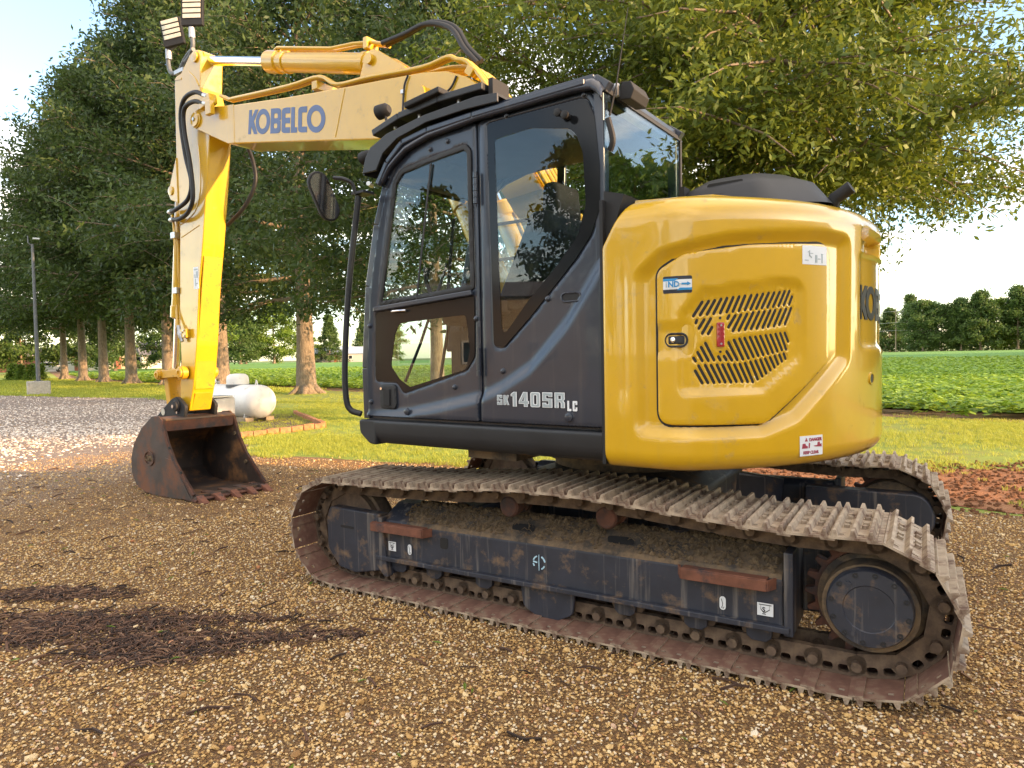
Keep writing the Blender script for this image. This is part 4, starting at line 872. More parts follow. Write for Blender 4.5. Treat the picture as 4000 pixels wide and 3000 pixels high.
# ---- track frames
def track_frame(side):
    s = side; yo = s * 1.15
    def Y(a): return s * a
    fr = MB()
    # box section: outer plate, sloping mud-covered top, inner web
    sec = [(1.150, .225), (1.150, .435), (1.135, .452), (.985, .535), (.90, .54), (.86, .50), (.86, .225)]
    fr.prism([(Y(a), z) for a, z in sec], -1.17, 1.20, 'x')
    o = fr.build('track_frame', 'frame', EX, None, .008); o['label'] = ('near' if s > 0 else 'far') + ' track side frame'
    MB().prism([(Y(1.1495), .4365), (Y(1.134), .4555), (Y(.985), .539), (Y(.90), .544), (Y(.90), .541), (Y(.985), .536), (Y(1.134), .4525)], -1.165, 1.0, 'x').build('mud_crust', 'frame_dirty', o, None)
    MB().bb((-1.20, Y(1.148), .205), (1.22, Y(1.185), .232)).build('lower_flange', 'frame', o, None, .004)
    MB().bb((-1.215, Y(.87), .19), (-1.175, Y(1.17), .565)).build('end_plate', 'frame', o, None, .006)
    MB().prism([(1.17, .47), (1.215, .47), (1.215, .16), (1.16, .105), (1.13, .105)], Y(1.10), Y(1.178)).build('front_rib', 'frame', o, None, .004)
    # idler guard at the front
    MB().prism(rpoly([(1.20, .485), (1.64, .497), (1.665, .40), (1.66, .22), (1.56, .105), (1.42, .085), (1.20, .13)], [.01, .04, .05, .06, .06, .05, .02], 4), Y(1.085), Y(1.162)).build('idler_guard', 'frame', o, 30, .008)
    for x0, x1, nm in ((.83, 1.235, 'step'), (-1.11, -.725, 'step')):
        st = MB(); st.bar((x0, Y(1.205), .415), (x1, Y(1.205), .415), .012, .05); st.bar((x0, Y(1.205), .415), (x0 - .03, Y(1.14), .415), .012, .05); st.bar((x1, Y(1.205), .415), (x1 + .03, Y(1.14), .415), .012, .05); st.bb((x0, Y(1.15), .436), (x1, Y(1.203), .444))
        st.build(nm, 'rust_step', o, None, .003)
    for (x, z, w, h) in ((.71, .363, .055, .065),): MB().prism(rpoly(rect(x - w / 2, z - h / 2, x + w / 2, z + h / 2), .014, 3), Y(1.1503), Y(1.1525)).build('opening', 'matte_black', o, None)
    MB().prism(capsule(1.43, .375, 1.53, .377, .008), Y(1.1625), Y(1.164)).build('slot', 'matte_black', o, None)
    for x in (.21, -.37):                                # lightening holes in the sloping top
        mb = MB(); n_ = Vector((0, s * .0855, .15)).normalized()
        for P_ in (rpoly([(x - .085, .0), (x + .065, .0), (x + .085, .05), (x - .055, .055)], .02, 3),):
            pts = [Vector((p[0], Y(1.09 - p[1] * .87), .4795 + p[1] * .483)) + n_ * .006 for p in P_]; mb.add(pts, [tuple(range(len(pts)))])
        mb.build('frame_hole', 'matte_black', o, None)
    for x in (.289, -.301):                              # carrier rollers
        c = MB(); c.lathe((x, Y(.90), .612), (0, s, 0), [(0, .045), (.03, .06), (.08, .06), (.085, .052), (.14, .052), (.145, .060), (.195, .060), (.205, .05)], 24); c.build('carrier_roller', 'rust', o, 40)
        MB().bb((x - .03, Y(.87), .5), (x + .03, Y(.92), .63)).build('carrier_bracket', 'frame', o, None)
    for x in (1.081, .81, .451, .03, -.408, -.769, -1.061):   # track rollers
        c = MB(); c.lathe((x, Y(.90), .185), (0, s, 0), [(0, .085), (.03, .085), (.035, .07), (.15, .07), (.155, .088), (.185, .088), (.19, .05), (.215, .05)], 24); c.build('track_roller', 'link', o, 40)
        MB().prism(rpoly([(x - .06, .225), (x + .06, .225), (x + .055, .15), (x + .03, .13), (x - .03, .13), (x - .055, .15)], .01, 2), Y(1.10), Y(1.128)).build('roller_bracket', 'frame', o, None, .004)
    MB().prism(rpoly([(.20, .225), (-.14, .225), (-.12, .08), (-.03, .035), (.09, .035), (.18, .08)], [.01, .01, .05, .04, .04, .05], 4), Y(1.122), Y(1.142)).build('track_guard', 'frame', o, 30, .004)
    # idler
    MB().lathe((1.535, Y(.90), .357), (0, s, 0), [(0, .10), (.005, .235), (.05, .235), (.055, .255), (.135, .255), (.14, .235), (.185, .235), (.19, .10)], 40).build('idler_wheel', 'link', EX, 40)
    # sprocket: toothed disc and final drive
    NT = 21; pr = []
    for k in range(NT):
        for q, rr in ((-.28, .232), (-.12, .272), (.12, .272), (.28, .232)): a = 2 * math.pi * (k + q) / NT; pr.append((-1.512 + rr * math.cos(a), .366 + rr * math.sin(a)))
    sp = MB().prism(pr, Y(.972), Y(1.018)).build('sprocket', 'rust', EX, None, .004)
    MB().lathe((-1.512, Y(.84), .366), (0, s, 0), [(0, .17), (.02, .205), (.20, .215), (.205, .19), (.30, .185)], 40).build('drive_flange', 'frame_dirty', sp, 40)
    hb = MB().lathe((-1.512, Y(1.13), .378), (0, s, 0), [(0, .166), (.05, .164), (.062, .158), (.064, .10), (.060, .096), (.060, .0)], 48).build('hub_cover', 'frame', EX, 30)
    rb = MB()
    for k in range(12):
        a = 2 * math.pi * (k + .3) / 12; c = (-1.512 + .145 * math.cos(a), .378 + .145 * math.sin(a)); rb.lathe((c[0], Y(1.188), c[1]), (0, s, 0), [(0, .0115), (.008, .0115), (.008, .006), (.003, .005)], 10)
    rb.build('hub_bolts', 'trim', hb, 40)
    for k in (.9, 3.5, 5.2):
        MB().cyl((-1.512 + .125 * math.cos(k), Y(1.188), .378 + .125 * math.sin(k)), (-1.512 + .125 * math.cos(k), Y(1.198), .378 + .125 * math.sin(k)), .012, n=6).build('hub_plug', 'frame', hb, None)
    fb = MB()
    for k in range(16):
        a = 2 * math.pi * k / 16; fb.cyl((-1.512 + .19 * math.cos(a), Y(1.016), .366 + .19 * math.sin(a)), (-1.512 + .19 * math.cos(a), Y(1.03), .366 + .19 * math.sin(a)), .011, n=6)
    fb.build('flange_bolts', 'rust', sp, None)
    # round-nosed motor housing on the inside
    MB().prism(rpoly([(-1.0, .52), (-1.72, .52), (-1.78, .36), (-1.72, .22), (-1.0, .2)], [.02, .14, .12, .12, .02], 6), Y(.72), Y(.85)).build('motor_cover', 'frame', EX, 30, .01)
    return o
FN = track_frame(1); FF = track_frame(-1)
# clods and dry straw on the near frame
def clods(n, seed):
    r = np.random.default_rng(seed); mb = MB()
    for i in range(n):
        x = r.uniform(-1.15, 1.05); y = r.uniform(.92, 1.13)
        if min(abs(x - .21), abs(x + .37)) < .1 and y > 1.0: continue
        z = np.interp(y, [.9, .985, 1.134], [.544, .539, .457]); s = r.uniform(.005, .017); k0 = len(mb.v); ax = r.uniform(.6, 1.4, 3) * s
        mb.v += [(x + ax[0], y, z), (x - ax[0], y + r.normal() * .003, z), (x, y + ax[1], z), (x, y - ax[1], z), (x + r.normal() * .003, y, z + ax[2] * .9), (x, y, z - .01)]
        mb.f += [(k0 + a, k0 + b, k0 + c) for a, b, c in ((0, 2, 4), (2, 1, 4), (1, 3, 4), (3, 0, 4), (2, 0, 5), (1, 2, 5), (3, 1, 5), (0, 3, 5))]
    for i in range(n // 6):
        x = r.uniform(-1.1, 1.0); y = r.uniform(.95, 1.12); z = np.interp(y, [.9, .985, 1.134], [.544, .539, .457]); a = r.uniform(0, 6.28); L = r.uniform(.02, .05)
        mb.tube([(x, y, z + .004), (x + L * .5 * math.cos(a), y + L * .5 * math.sin(a), z + .018), (x + L * math.cos(a), y + L * math.sin(a), z + .006)], .0016, 4)
    o = mb.build('dirt_clods', 'clod', FN, None); o['kind'] = 'stuff'; return o
clods(1500, 4)
# stickers and cast mark on the near frame (plane Y = 1.15)
def FM(y, flip=True):
    """decal plane on the left side: u runs towards the rear (reading direction), v up"""
    def g(x0, z0): return lambda u, v, w: np.stack([x0 - u, np.full(len(u), y) + .0015 + np.asarray(w), z0 + v], 1)
    return g
def decal(name, poly, x0, z0, y, mat, parent, t=.0012, up=False, holes=()):
    return panel(name, poly, holes, lambda u, v, i: (np.stack([x0 - u, u * 0 + y + t, z0 + v], 1), np.stack([x0 - u, u * 0 + y - .0005, z0 + v], 1)), mat, parent, g=.2, up=up, smooth=None)
for x, z, w in ((1.145, .262, .068), (-1.055, .258, .078)):
    d = decal('sticker', rpoly(rect(0, 0, w, .066), .006, 2), x, z, 1.1505, 'navy_decal', FN); decal('sticker_face', rect(.004, .004, w - .004, .062), x, z, 1.1517, 'white_decal', FN)
    mb = MB()
    for a, b in (((.012, .054), (w - .012, .054)), ((.02, .054), (.02, .034)), ((.02, .034), (.034, .016)), ((w - .02, .054), (w - .02, .034)), ((w - .02, .034), (.034, .016)), ((.026, .012), (.042, .012))): mb.bar((x - a[0], 1.1532, z + a[1]), (x - b[0], 1.1532, z + b[1]), .0008, .0035)
    mb.build('sticker_print', 'logo_dark', FN, None)
    text_mesh('S', .03, lambda u, v, w_: np.stack([x - .026 - u, u * 0 + 1.1532 + w_, z + .022 + v], 1), 'sticker_print', 'logo_dark', FN, .001, up=False, t=.0004)
for x, z in ((.972, .262), (-.905, .258)):
    decal('sticker', capsule(.0, .012, .0, .048, .018), x, z, 1.1505, 'navy_decal', FN); decal('sticker_face', capsule(.0, .012, .0, .048, .0145), x, z, 1.1517, 'white_decal', FN)
    mb = MB(); mb.tube([(x + .006, 1.1532, z + .05), (x, 1.1532, z + .03), (x, 1.1532, z + .02), (x + .005, 1.1532, z + .008), (x - .004, 1.1532, z + .006), (x - .006, 1.1532, z + .014)], .0016, 5); mb.build('sticker_print', 'logo_dark', FN)
mb = MB(); cx, cz, R_ = .071, .339, .036
def arc(a0, a1, r): return [(cx - r * math.cos(rad(a)), 1.1515, cz + r * math.sin(rad(a))) for a in np.linspace(a0, a1, 7)]
for a0, a1 in ((10, 65), (110, 160), (-65, -25), (190, 215)): mb.tube(arc(a0, a1, R_), .0045, 5)
mb.bar((cx, 1.1515, cz - .042), (cx, 1.1515, cz + .044), .003, .008); mb.bar((cx + .037, 1.1515, cz + .004), (cx + .012, 1.1515, cz), .003, .007)
mb.build('cast_mark', 'pale_blue', FN, None)
# ---- car body between the tracks and slewing ring
cb = MB(); cb.prism(rpoly([(-.62, .40), (.62, .40), (.62, .66), (.42, .74), (-.42, .74), (-.62, .66)], .03, 2), -.55, .55).build('car_body', 'frame', EX, None, .01)
for sx in (-1, 1):
    for sy in (-1, 1):
        mb = MB(); a = Vector((sx * .35, sy * .3, .56)); b = Vector((sx * .72, sy * .88, .42)); mb.bar(a, b, .30, .26); mb.build('leg_beam', 'frame', EX, None, .02)
MB().lathe((0, 0, .72), (0, 0, 1), [(0, .50), (.06, .50), (.065, .54), (.12, .54), (.125, .50), (.20, .50)], 48).build('slewing_ring', 'frame_dirty', EX, 40)
MB(True).prism(rpoly([(1.25, .30), (1.20, 1.12), (-.5, 1.14), (-1.1, .85), (-1.1, -.85), (-.5, -1.14), (.8, -1.14), (.95, -.5), (1.25, -.45)], .06, 3), .915, 1.05, 'z').build('deck_frame', 'frame', EX, None, .01)
MB(True).bb((.55, .55, .86), (.2, 1.05, .914)).build('deck_bracket', 'frame_dirty', EX, None)
for x, y in ((.05, .62), (-.1, .55), (.12, .5)): MB(True).tube(curve_pts([(x, y, .93), (x + .05, y - .05, .84), (x - .04, y - .15, .80)], 4), .014, 6).build('under_hose', 'rubber', EX)
# ---- engine cover / counterweight: one swept shell; s runs along the plan outline from the left front
RC, YF = 1.505, 1.245
def plan_curve():
    xf = -math.sqrt(RC * RC - YF * YF); a0 = math.atan2(YF, xf)
    P = [(x, YF) for x in np.linspace(-.45, xf, 40)] + [(RC * math.cos(a), RC * math.sin(a)) for a in np.linspace(a0, 2 * math.pi - a0, 300)[1:]] + [(x, -YF) for x in np.linspace(xf, -.45, 40)[1:]]
    P = np.array(P); d = np.r_[0, np.cumsum(np.hypot(*np.diff(P, axis=0).T))]; n = 900; s = np.linspace(0, d[-1], n); Q = np.stack([np.interp(s, d, P[:, 0]), np.interp(s, d, P[:, 1])], 1)
    kk = np.hanning(101); kk /= kk.sum()                       # ease the flat side into the tail radius
    ext = np.vstack([Q[0] + (Q[0] - Q[1]) * np.arange(50, 0, -1)[:, None], Q, Q[-1] + (Q[-1] - Q[-2]) * np.arange(1, 51)[:, None]])
    Q = np.stack([np.convolve(ext[:, i], kk, 'valid') for i in (0, 1)], 1)
    T = np.gradient(Q, axis=0); T /= np.linalg.norm(T, axis=1)[:, None]
    k = np.hanning(71); k /= k.sum(); N = np.stack([T[:, 1], -T[:, 0]], 1)          # tangent heads to -x on the left: outward is +y
    N = np.stack([-T[:, 1], T[:, 0]], 1) * -1
    pad = lambda a: np.r_[np.repeat(a[:1], 35), a, np.repeat(a[-1:], 35)]
    Ns = np.stack([np.convolve(pad(N[:, i]), k, 'valid') for i in (0, 1)], 1); Ns /= np.linalg.norm(Ns, axis=1)[:, None]
    return s, Q, Ns
PS_, PQ, PN = plan_curve(); SL = PS_[-1]
if PN[0, 1] < 0: PN = -PN
def on_shell(s, z, off=0.0):
    """point on the shell at (s, z), pushed outwards by off"""
    s = np.asarray(s, float); x = np.interp(s, PS_, PQ[:, 0]); y = np.interp(s, PS_, PQ[:, 1]); nx = np.interp(s, PS_, PN[:, 0]); ny = np.interp(s, PS_, PN[:, 1])
    return np.stack([x + nx * off, y + ny * off, np.asarray(z, float) + 0 * s], 1)
RECESS = rpoly([(.17, 1.06), (.80, 1.06), (1.00, 1.12), (1.375, 1.40), (1.385, 2.02), (1.15, 2.03), (.62, 1.995), (.30, 1.93), (.17, 1.83)], [.08, .1, .06, .08, .07, .1, .2, .12, .1], 5)
DOOR = rpoly([(.285, 1.125), (.82, 1.12), (1.222, 1.405), (1.232, 1.968), (.74, 1.945), (.42, 1.905), (.285, 1.835)], [.07, .10, .05, .075, .15, .1, .06], 6)
def smooth01(x, a, b): t = np.clip((x - a) / (b - a), 0, 1); return t * t * (3 - 2 * t)
def shell_disp(s, z):
    p = np.stack([s, z], 1); sd = polydist(RECESS, p) * np.where(inpoly(RECESS, p), 1, -1)
    d = -.036 * (np.clip((sd + .004) / .062, 0, 1) * .75 + .25 * smooth01(sd, -.006, .06))
    # rear: shallow panel above the crease and a deep hand pocket, mirrored about the centre line
    c = np.abs(s - SL / 2)
    d += -.022 * smooth01(z, 1.445, 1.50) * (1 - smooth01(z, 1.93, 1.95)) * (1 - smooth01(c, .30, .40))
    d += -.085 * smooth01(z, 1.945, 1.975) * (1 - smooth01(z, 2.05, 2.085)) * (1 - smooth01(c, .30, .355))
    # soft vertical groove behind the front edge
    d += -.014 * np.exp(-((s - .115) / .02) ** 2) * smooth01(z, 1.15, 1.3) * (1 - smooth01(z, 1.75, 1.95))
    return d
def engine_cover():
    rb, rt = .085, .13; z0, z1 = .905, 2.185
    prof = [(.30, z0 + .005), (.14, z0)] + [(rb * (1 - math.sin(t)), z0 + rb * (1 - math.cos(t))) for t in np.linspace(0, math.pi / 2, 7)] + [(0, z) for z in np.arange(z0 + rb + .014, z1 - rt - .005, .0135)] + [(rt * (1 - math.cos(t)), z1 - rt + rt * math.sin(t)) for t in np.linspace(0, math.pi / 2, 9)] + [(.30, z1 + .012), (.62, z1 + .02)]
    ss = np.r_[np.arange(0, 1.5, .0125), np.arange(1.5, SL - 1.5, .016), np.linspace(SL - 1.5, SL, 60)]
    off = np.array([p[0] for p in prof]); zz = np.array([p[1] for p in prof]); nP = len(prof); V = []
    for s in ss:
        ch = np.interp(zz, [1.97, 2.185], [0, .13]) * (max(0, 1 - s / .4) if s < SL / 2 else -max(0, 1 - (SL - s) / .4)) + .018 * np.clip((.03 - s) / .03, 0, 1) * 0
        sv = np.clip(s + ch, 0, SL); d = shell_disp(sv, zz) * (off < .02)
        er = .03 * (1 - math.sqrt(max(0, 1 - max(0, 1 - min(s, SL - s) / .03) ** 2)))     # rolled front edge
        P = on_shell(sv, zz, 0.0); x = np.interp(sv, PS_, PN[:, 0]); y = np.interp(sv, PS_, PN[:, 1])
        o_ = -off + d - er; P[:, 0] += x * o_; P[:, 1] += y * o_; V.append(P)
    V = np.concatenate(V); n = len(ss); F = [(i * nP + j, (i + 1) * nP + j, (i + 1) * nP + j + 1, i * nP + j + 1) for i in range(n - 1) for j in range(nP - 1)]
    F.append(tuple(range(nP))); F.append(tuple((n - 1) * nP + j for j in reversed(range(nP))))
    mb = MB(True); mb.v = [tuple(p) for p in V]; mb.f = F; return mb.build('engine_cover', 'yellow', EX, 42)
EC = engine_cover()
MB(True).prism([(-.47, 1.14), (-.9, 1.0), (-1.2, .6), (-1.3, 0), (-1.2, -.6), (-.9, -1.0), (-.47, -1.14)], .93, 2.19, 'z').build('engine_bay', 'matte_black', EX, None)
MB(True).prism([(-.455, 1.10), (-.9, .95), (-1.15, .55), (-1.2, 0), (-1.15, -.55), (-.9, -.95), (-.455, -1.10)], 2.19, 2.212, 'z').build('top_deck', 'yellow', EX, None)
SLOTS = [(0.511,1.686,0.466,1.623),(0.543,1.689,0.5,1.627),(0.573,1.693,0.534,1.629),(0.604,1.699,0.566,1.632),(0.633,1.702,0.599,1.635),(0.664,1.706,0.631,1.639),(0.694,1.709,0.661,1.641),(0.724,1.713,0.692,1.644),(0.756,1.715,0.723,1.648),(0.788,1.718,0.752,1.651),(0.819,1.722,0.782,1.654),(0.85,1.726,0.812,1.657),(0.881,1.728,0.843,1.66),(0.912,1.731,0.874,1.663),(0.942,1.735,0.906,1.667),(0.97,1.737,0.936,1.671),(0.986,1.711,0.968,1.674),(0.484,1.604,0.478,1.591),(0.52,1.606,0.493,1.566),(0.552,1.61,0.51,1.543),(0.558,1.57,0.539,1.541),(0.643,1.623,0.635,1.609),(0.674,1.623,0.639,1.57),(0.703,1.627,0.661,1.553),(0.734,1.63,0.691,1.554),(0.766,1.636,0.723,1.558),(0.797,1.639,0.754,1.561),(0.827,1.641,0.784,1.563),(0.858,1.645,0.816,1.566),(0.887,1.647,0.845,1.57),(0.919,1.65,0.878,1.573),(0.95,1.653,0.909,1.579),(0.98,1.657,0.942,1.582),(0.465,1.432,0.476,1.417),(0.486,1.457,0.509,1.418),(0.504,1.48,0.539,1.418),(0.525,1.498,0.567,1.42),(0.588,1.436,0.598,1.419),(0.616,1.437,0.627,1.42),(0.629,1.459,0.655,1.418),(0.639,1.5,0.682,1.419),(0.666,1.511,0.712,1.421),(0.694,1.516,0.74,1.425),(0.72,1.519,0.766,1.432),(0.748,1.522,0.792,1.436),(0.776,1.524,0.819,1.44),(0.803,1.527,0.846,1.444),(0.832,1.53,0.872,1.449),(0.859,1.532,0.898,1.455),(0.887,1.536,0.924,1.461),(0.915,1.539,0.949,1.464),(0.941,1.541,0.961,1.501),(0.473,1.373,0.508,1.316),(0.49,1.396,0.536,1.317),(0.523,1.398,0.566,1.317),(0.552,1.397,0.594,1.319),(0.581,1.398,0.621,1.318),(0.608,1.398,0.65,1.317),(0.636,1.4,0.677,1.319),(0.667,1.398,0.707,1.318),(0.695,1.399,0.735,1.317),(0.722,1.403,0.762,1.316),(0.75,1.409,0.788,1.328),(0.776,1.413,0.813,1.341),(0.803,1.418,0.834,1.354),(0.829,1.422,0.858,1.368),(0.855,1.428,0.881,1.381),(0.882,1.434,0.901,1.395),(0.909,1.438,0.924,1.408),(0.934,1.444,0.945,1.42)]
VENT = rpoly([(.40, 1.265), (.80, 1.265), (1.03, 1.42), (1.04, 1.775), (.92, 1.785), (.50, 1.735), (.40, 1.62)], [.04, .06, .06, .05, .1, .05, .05], 5)
def door_disp(u, v):
    p = np.stack([u, v], 1); sd = polydist(VENT, p) * np.where(inpoly(VENT, p), 1, -1); d = -.015 * np.clip((sd + .004) / .018, 0, 1)
    hd = polydist(rpoly(rect(.25, 1.45, .47, 1.58), .04, 4), p) * np.where(inpoly(rpoly(rect(.25, 1.45, .47, 1.58), .04, 4), p), 1, -1)
    return d - .010 * smooth01(hd, -.008, .012)
def shell_map(front, back, disp=None, rnd=0.0):
    base = -.036
    def f(u, v, ins):
        o = np.full(len(u), base + front)
        if disp is not None: o = o + disp(u, v)
        if rnd: o = o - roundoff(ins, rnd)
        x = np.interp(u, PS_, PN[:, 0]); y = np.interp(u, PS_, PN[:, 1]); P = on_shell(u, v); A = P.copy(); B = P.copy()
        A[:, 0] += x * o; A[:, 1] += y * o; B[:, 0] += x * (base + back); B[:, 1] += y * (base + back); return A, B
    return f
def offset_poly(P, d):
    c = np.array(P); nx = np.roll(c, -1, 0) - np.roll(c, 1, 0); nn = np.stack([nx[:, 1], -nx[:, 0]], 1); nn /= np.linalg.norm(nn, axis=1)[:, None] + 1e-9; return [tuple(p) for p in c + nn * d]
panel('door_gap', offset_poly(DOOR, .013), [], shell_map(.003, -.004), 'matte_black', EX, g=.04, smooth=None)
ED = panel('engine_door', DOOR, [capsule(a, b, c, d, .0074, 3) for a, b, c, d in SLOTS], shell_map(.024, .006, door_disp, .008), 'yellow', EX, g=.022, rnd=.008, smooth=40)
panel('vent_screen', offset_poly(VENT, -.01), [], shell_map(.0055, .004), 'matte_black', ED, g=.05, smooth=None)
panel('reflector', rpoly(rect(.578, 1.480, .614, 1.592), .007, 3), [], shell_map(.022, .009, None, .004), 'reflector', ED, g=.02, rnd=.004)
for z in (1.494, 1.578): panel('reflector_screw', ellipse(.596, z, .005, .005, 10), [], shell_map(.0235, .02), 'steel', ED, g=.05, smooth=None)
for z in (1.612, 1.458): panel('door_rivet', ellipse(.596, z, .006, .006, 10), [], shell_map(.0125, .006), 'trim', ED, g=.05, smooth=None)
# latch
panel('latch_surround', capsule(.355, 1.515, .405, 1.515, .034, 8), [capsule(.350, 1.515, .405, 1.515, .024, 8)], shell_map(.022, .008, None, .004), 'trim', ED, g=.02, rnd=.004)
panel('latch', rpoly(rect(.338, 1.496, .420, 1.534), .008, 3), [], shell_map(.016, .009, None, .004), 'trim', ED, g=.02, rnd=.004)
panel('lock', ellipse(.362, 1.516, .013, .014, 16), [], shell_map(.021, .014, None, .003), 'chrome', ED, g=.02, rnd=.003)
# bead highlight rib under the vents is formed by the pressed vent panel edge; stickers:
def shell_decal(name, poly, mat, parent, off, base=-.036):
    return panel(name, poly, [], lambda u, v, i: (on_shell(u, v, base + off + .0012), on_shell(u, v, base + off - .0006)), mat, parent, g=.05, smooth=None)
shell_decal('maker_sticker', rpoly(rect(.318, 1.728, .458, 1.806), .008, 3), 'navy_decal', ED, .0245)
shell_decal('sticker_field', rect(.319, 1.746, .457, 1.790), 'white_decal', ED, .0262)
shell_decal('sticker_stripe', [(.319, 1.784), (.375, 1.784), (.392, 1.795), (.319, 1.795)], 'cyan_print', ED, .0275)
shell_decal('sticker_stripe', [(.457, 1.752), (.40, 1.752), (.385, 1.741), (.457, 1.741)], 'cyan_print', ED, .0275)
def shell_text(s0, z0, off, base=-.036): return lambda u, v, w: on_shell(s0 + u, z0 + v, 0) + (on_shell(s0 + u, z0 + v, 1) - on_shell(s0 + u, z0 + v, 0)) * (base + off + np.asarray(w))[:, None]
text_mesh('ND', .036, shell_text(.342, 1.757, .0285), 'sticker_lettering', 'cyan_print', ED, .0012, t=.0006)
text_mesh('i', .034, shell_text(.331, 1.757, .0285), 'sticker_lettering', 'grey_decal', ED, .0008, t=.0006)
text_mesh('r', .03, shell_text(.392, 1.758, .0285), 'sticker_lettering', 'grey_decal', ED, .0006, t=.0006)
shell_decal('sticker_arrow', [(.407, 1.766), (.435, 1.766), (.435, 1.761), (.452, 1.770), (.435, 1.779), (.435, 1.774), (.407, 1.774)], 'cyan_print', ED, .0275)
shell_decal('warning_sticker', rect(1.032, 1.862, 1.196, 1.950), 'white_decal', ED, .0245)
for P_ in ([(1.115, 1.872), (1.128, 1.872), (1.128, 1.908), (1.115, 1.908)], [(1.160, 1.871), (1.166, 1.871), (1.166, 1.91), (1.172, 1.915), (1.154, 1.915), (1.160, 1.91)], [(1.074, 1.90), (1.079, 1.90), (1.079, 1.93), (1.066, 1.922), (1.066, 1.918), (1.074, 1.92)], [(1.078, 1.902), (1.09, 1.893), (1.093, 1.897), (1.08, 1.906)], [(1.047, 1.880), (1.07, 1.880), (1.07, 1.883), (1.047, 1.883)], [(1.134, 1.888), (1.150, 1.888), (1.150, 1.892), (1.134, 1.892)], [(1.084, 1.913), (1.1, 1.913), (1.1, 1.916), (1.084, 1.916)]):
    shell_decal('warning_print', P_, 'grey_decal', ED, .0262)
# danger sticker low on the shell
shell_decal('danger_sticker', rect(1.0, .958, 1.148, 1.053), 'white_decal', EC, .0015, 0.0)
text_mesh('DANGER', .021, shell_text(1.058, 1.027, .0035, 0.0), 'danger_lettering', 'red_print', EC, .0008, t=.0006, sx=.98)
text_mesh('KEEP CLEAR', .020, shell_text(1.020, .967, .0035, 0.0), 'danger_lettering', 'red_print', EC, .0008, t=.0006, sx=.92)
shell_decal('danger_triangle', [(1.030, 1.027), (1.048, 1.027), (1.039, 1.044)], 'red_print', EC, .003, 0.0)
for P_ in ([(1.012, .994), (1.048, .994), (1.048, 1.003), (1.034, 1.010), (1.034, 1.017), (1.016, 1.017)], [(1.054, .994), (1.060, .994), (1.063, 1.018), (1.056, 1.020)], [(1.086, 1.004), (1.10, .999), (1.14, .997), (1.14, 1.012), (1.128, 1.010), (1.128, 1.021), (1.114, 1.021), (1.112, 1.006)]):
    shell_decal('danger_pictogram', P_, 'red_print', EC, .003, 0.0)
panel('lifting_hole', ellipse(1.639, 1.306, .030, .026, 20), [], lambda u, v, i: (on_shell(u, v, .0035), on_shell(u, v, -.002)), 'trim', EC, g=.1, smooth=None)
panel('lifting_hole_rim', ellipse(1.639, 1.306, .037, .032, 24), [ellipse(1.639, 1.306, .029, .025, 20)], lambda u, v, i: (on_shell(u, v, .006 - roundoff(i, .004)) if False else on_shell(u, v, .006), on_shell(u, v, -.002)), 'yellow', EC, g=.1)
# ---- maker's name, drawn as letter shapes (height 1)
LET = [([(0, 0), (.12, 0), (.12, .32), (.27, 0), (.42, 0), (.235, .52), (.42, 1), (.28, 1), (.13, .70), (.13, 1), (0, 1)], []),
       (ellipse(.635, .5, .315, .515), [ellipse(.635, .5, .175, .30)]),
       (rpoly([(.98, 0), (1.41, 0), (1.41, .5), (1.34, .51), (1.42, .53), (1.42, 1), (.98, 1)], [0, .16, .10, 0, .1, .16, 0], 4), [rpoly(rect(1.12, .2, 1.27, .40), .05, 3), rpoly(rect(1.12, .6, 1.28, .80), .05, 3)]),
       (rpoly([(1.80, 1), (1.45, 1), (1.45, 0), (1.80, 0), (1.80, .22), (1.60, .22), (1.60, .38), (1.80, .38), (1.80, .60), (1.60, .60), (1.60, .77), (1.80, .77)], [0, .16, .14] + [0] * 9, 4), []),
       ([(1.84, 0), (2.09, 0), (2.09, .21), (1.99, .21), (1.99, 1), (1.84, 1)], []),
       (rpoly([(2.48, 1), (2.13, 1), (2.13, 0), (2.48, 0), (2.48, .22), (2.28, .22), (2.28, .77), (2.48, .77)], [0, .16, .14, 0, 0, 0, 0, 0], 4), []),
       (ellipse(2.83, .5, .355, .53), [ellipse(2.83, .5, .20, .31)])]
s0_ = 1.522; kx = .30
for o_, h_ in LET:
    panel('maker_lettering', [(s0_ + a * kx, 1.612 + b * .175) for a, b in o_], [[(s0_ + a * kx, 1.612 + b * .175) for a, b in q] for q in h_], lambda u, v, i: (on_shell(u, v, shell_disp(u, v) + .004), on_shell(u, v, shell_disp(u, v) - .004)), 'logo_dark', EC, g=.03, smooth=None)
# ---- black hood on the deck and exhaust stub
hd = MB(True)
base = rpoly([(-.47, .62), (-.47, -.35), (-1.30, -.25), (-1.34, .45), (-1.1, .66)], .15, 5); mid = rpoly([(-.56, .56), (-.56, -.3), (-1.2, -.2), (-1.24, .40), (-1.02, .58)], .14, 5); top = rpoly([(-.68, .50), (-.68, -.2), (-1.08, -.12), (-1.10, .34), (-.98, .50)], .12, 5)
n_ = len(base); hd.add([(*p, 2.20) for p in base] + [(*p, 2.33) for p in mid] + [(*p, 2.395) for p in top], [(i, (i + 1) % n_, n_ + (i + 1) % n_, n_ + i) for i in range(n_)] + [(n_ + i, n_ + (i + 1) % n_, 2 * n_ + (i + 1) % n_, 2 * n_ + i) for i in range(n_)] + [tuple(2 * n_ + i for i in range(n_))])
HD = hd.build('engine_hood', 'trim', EX, 50)
for z, a, b in ((2.345, -.74, -.93), (2.275, -.70, -.98)):
    mb = MB(True); y = .548 if z > 2.3 else .592; mb.prism(rpoly(rect(b, z - .018, a, z + .018), .012, 3), y - .06, y + .002); mb.build('hood_vent', 'matte_black', HD, None)
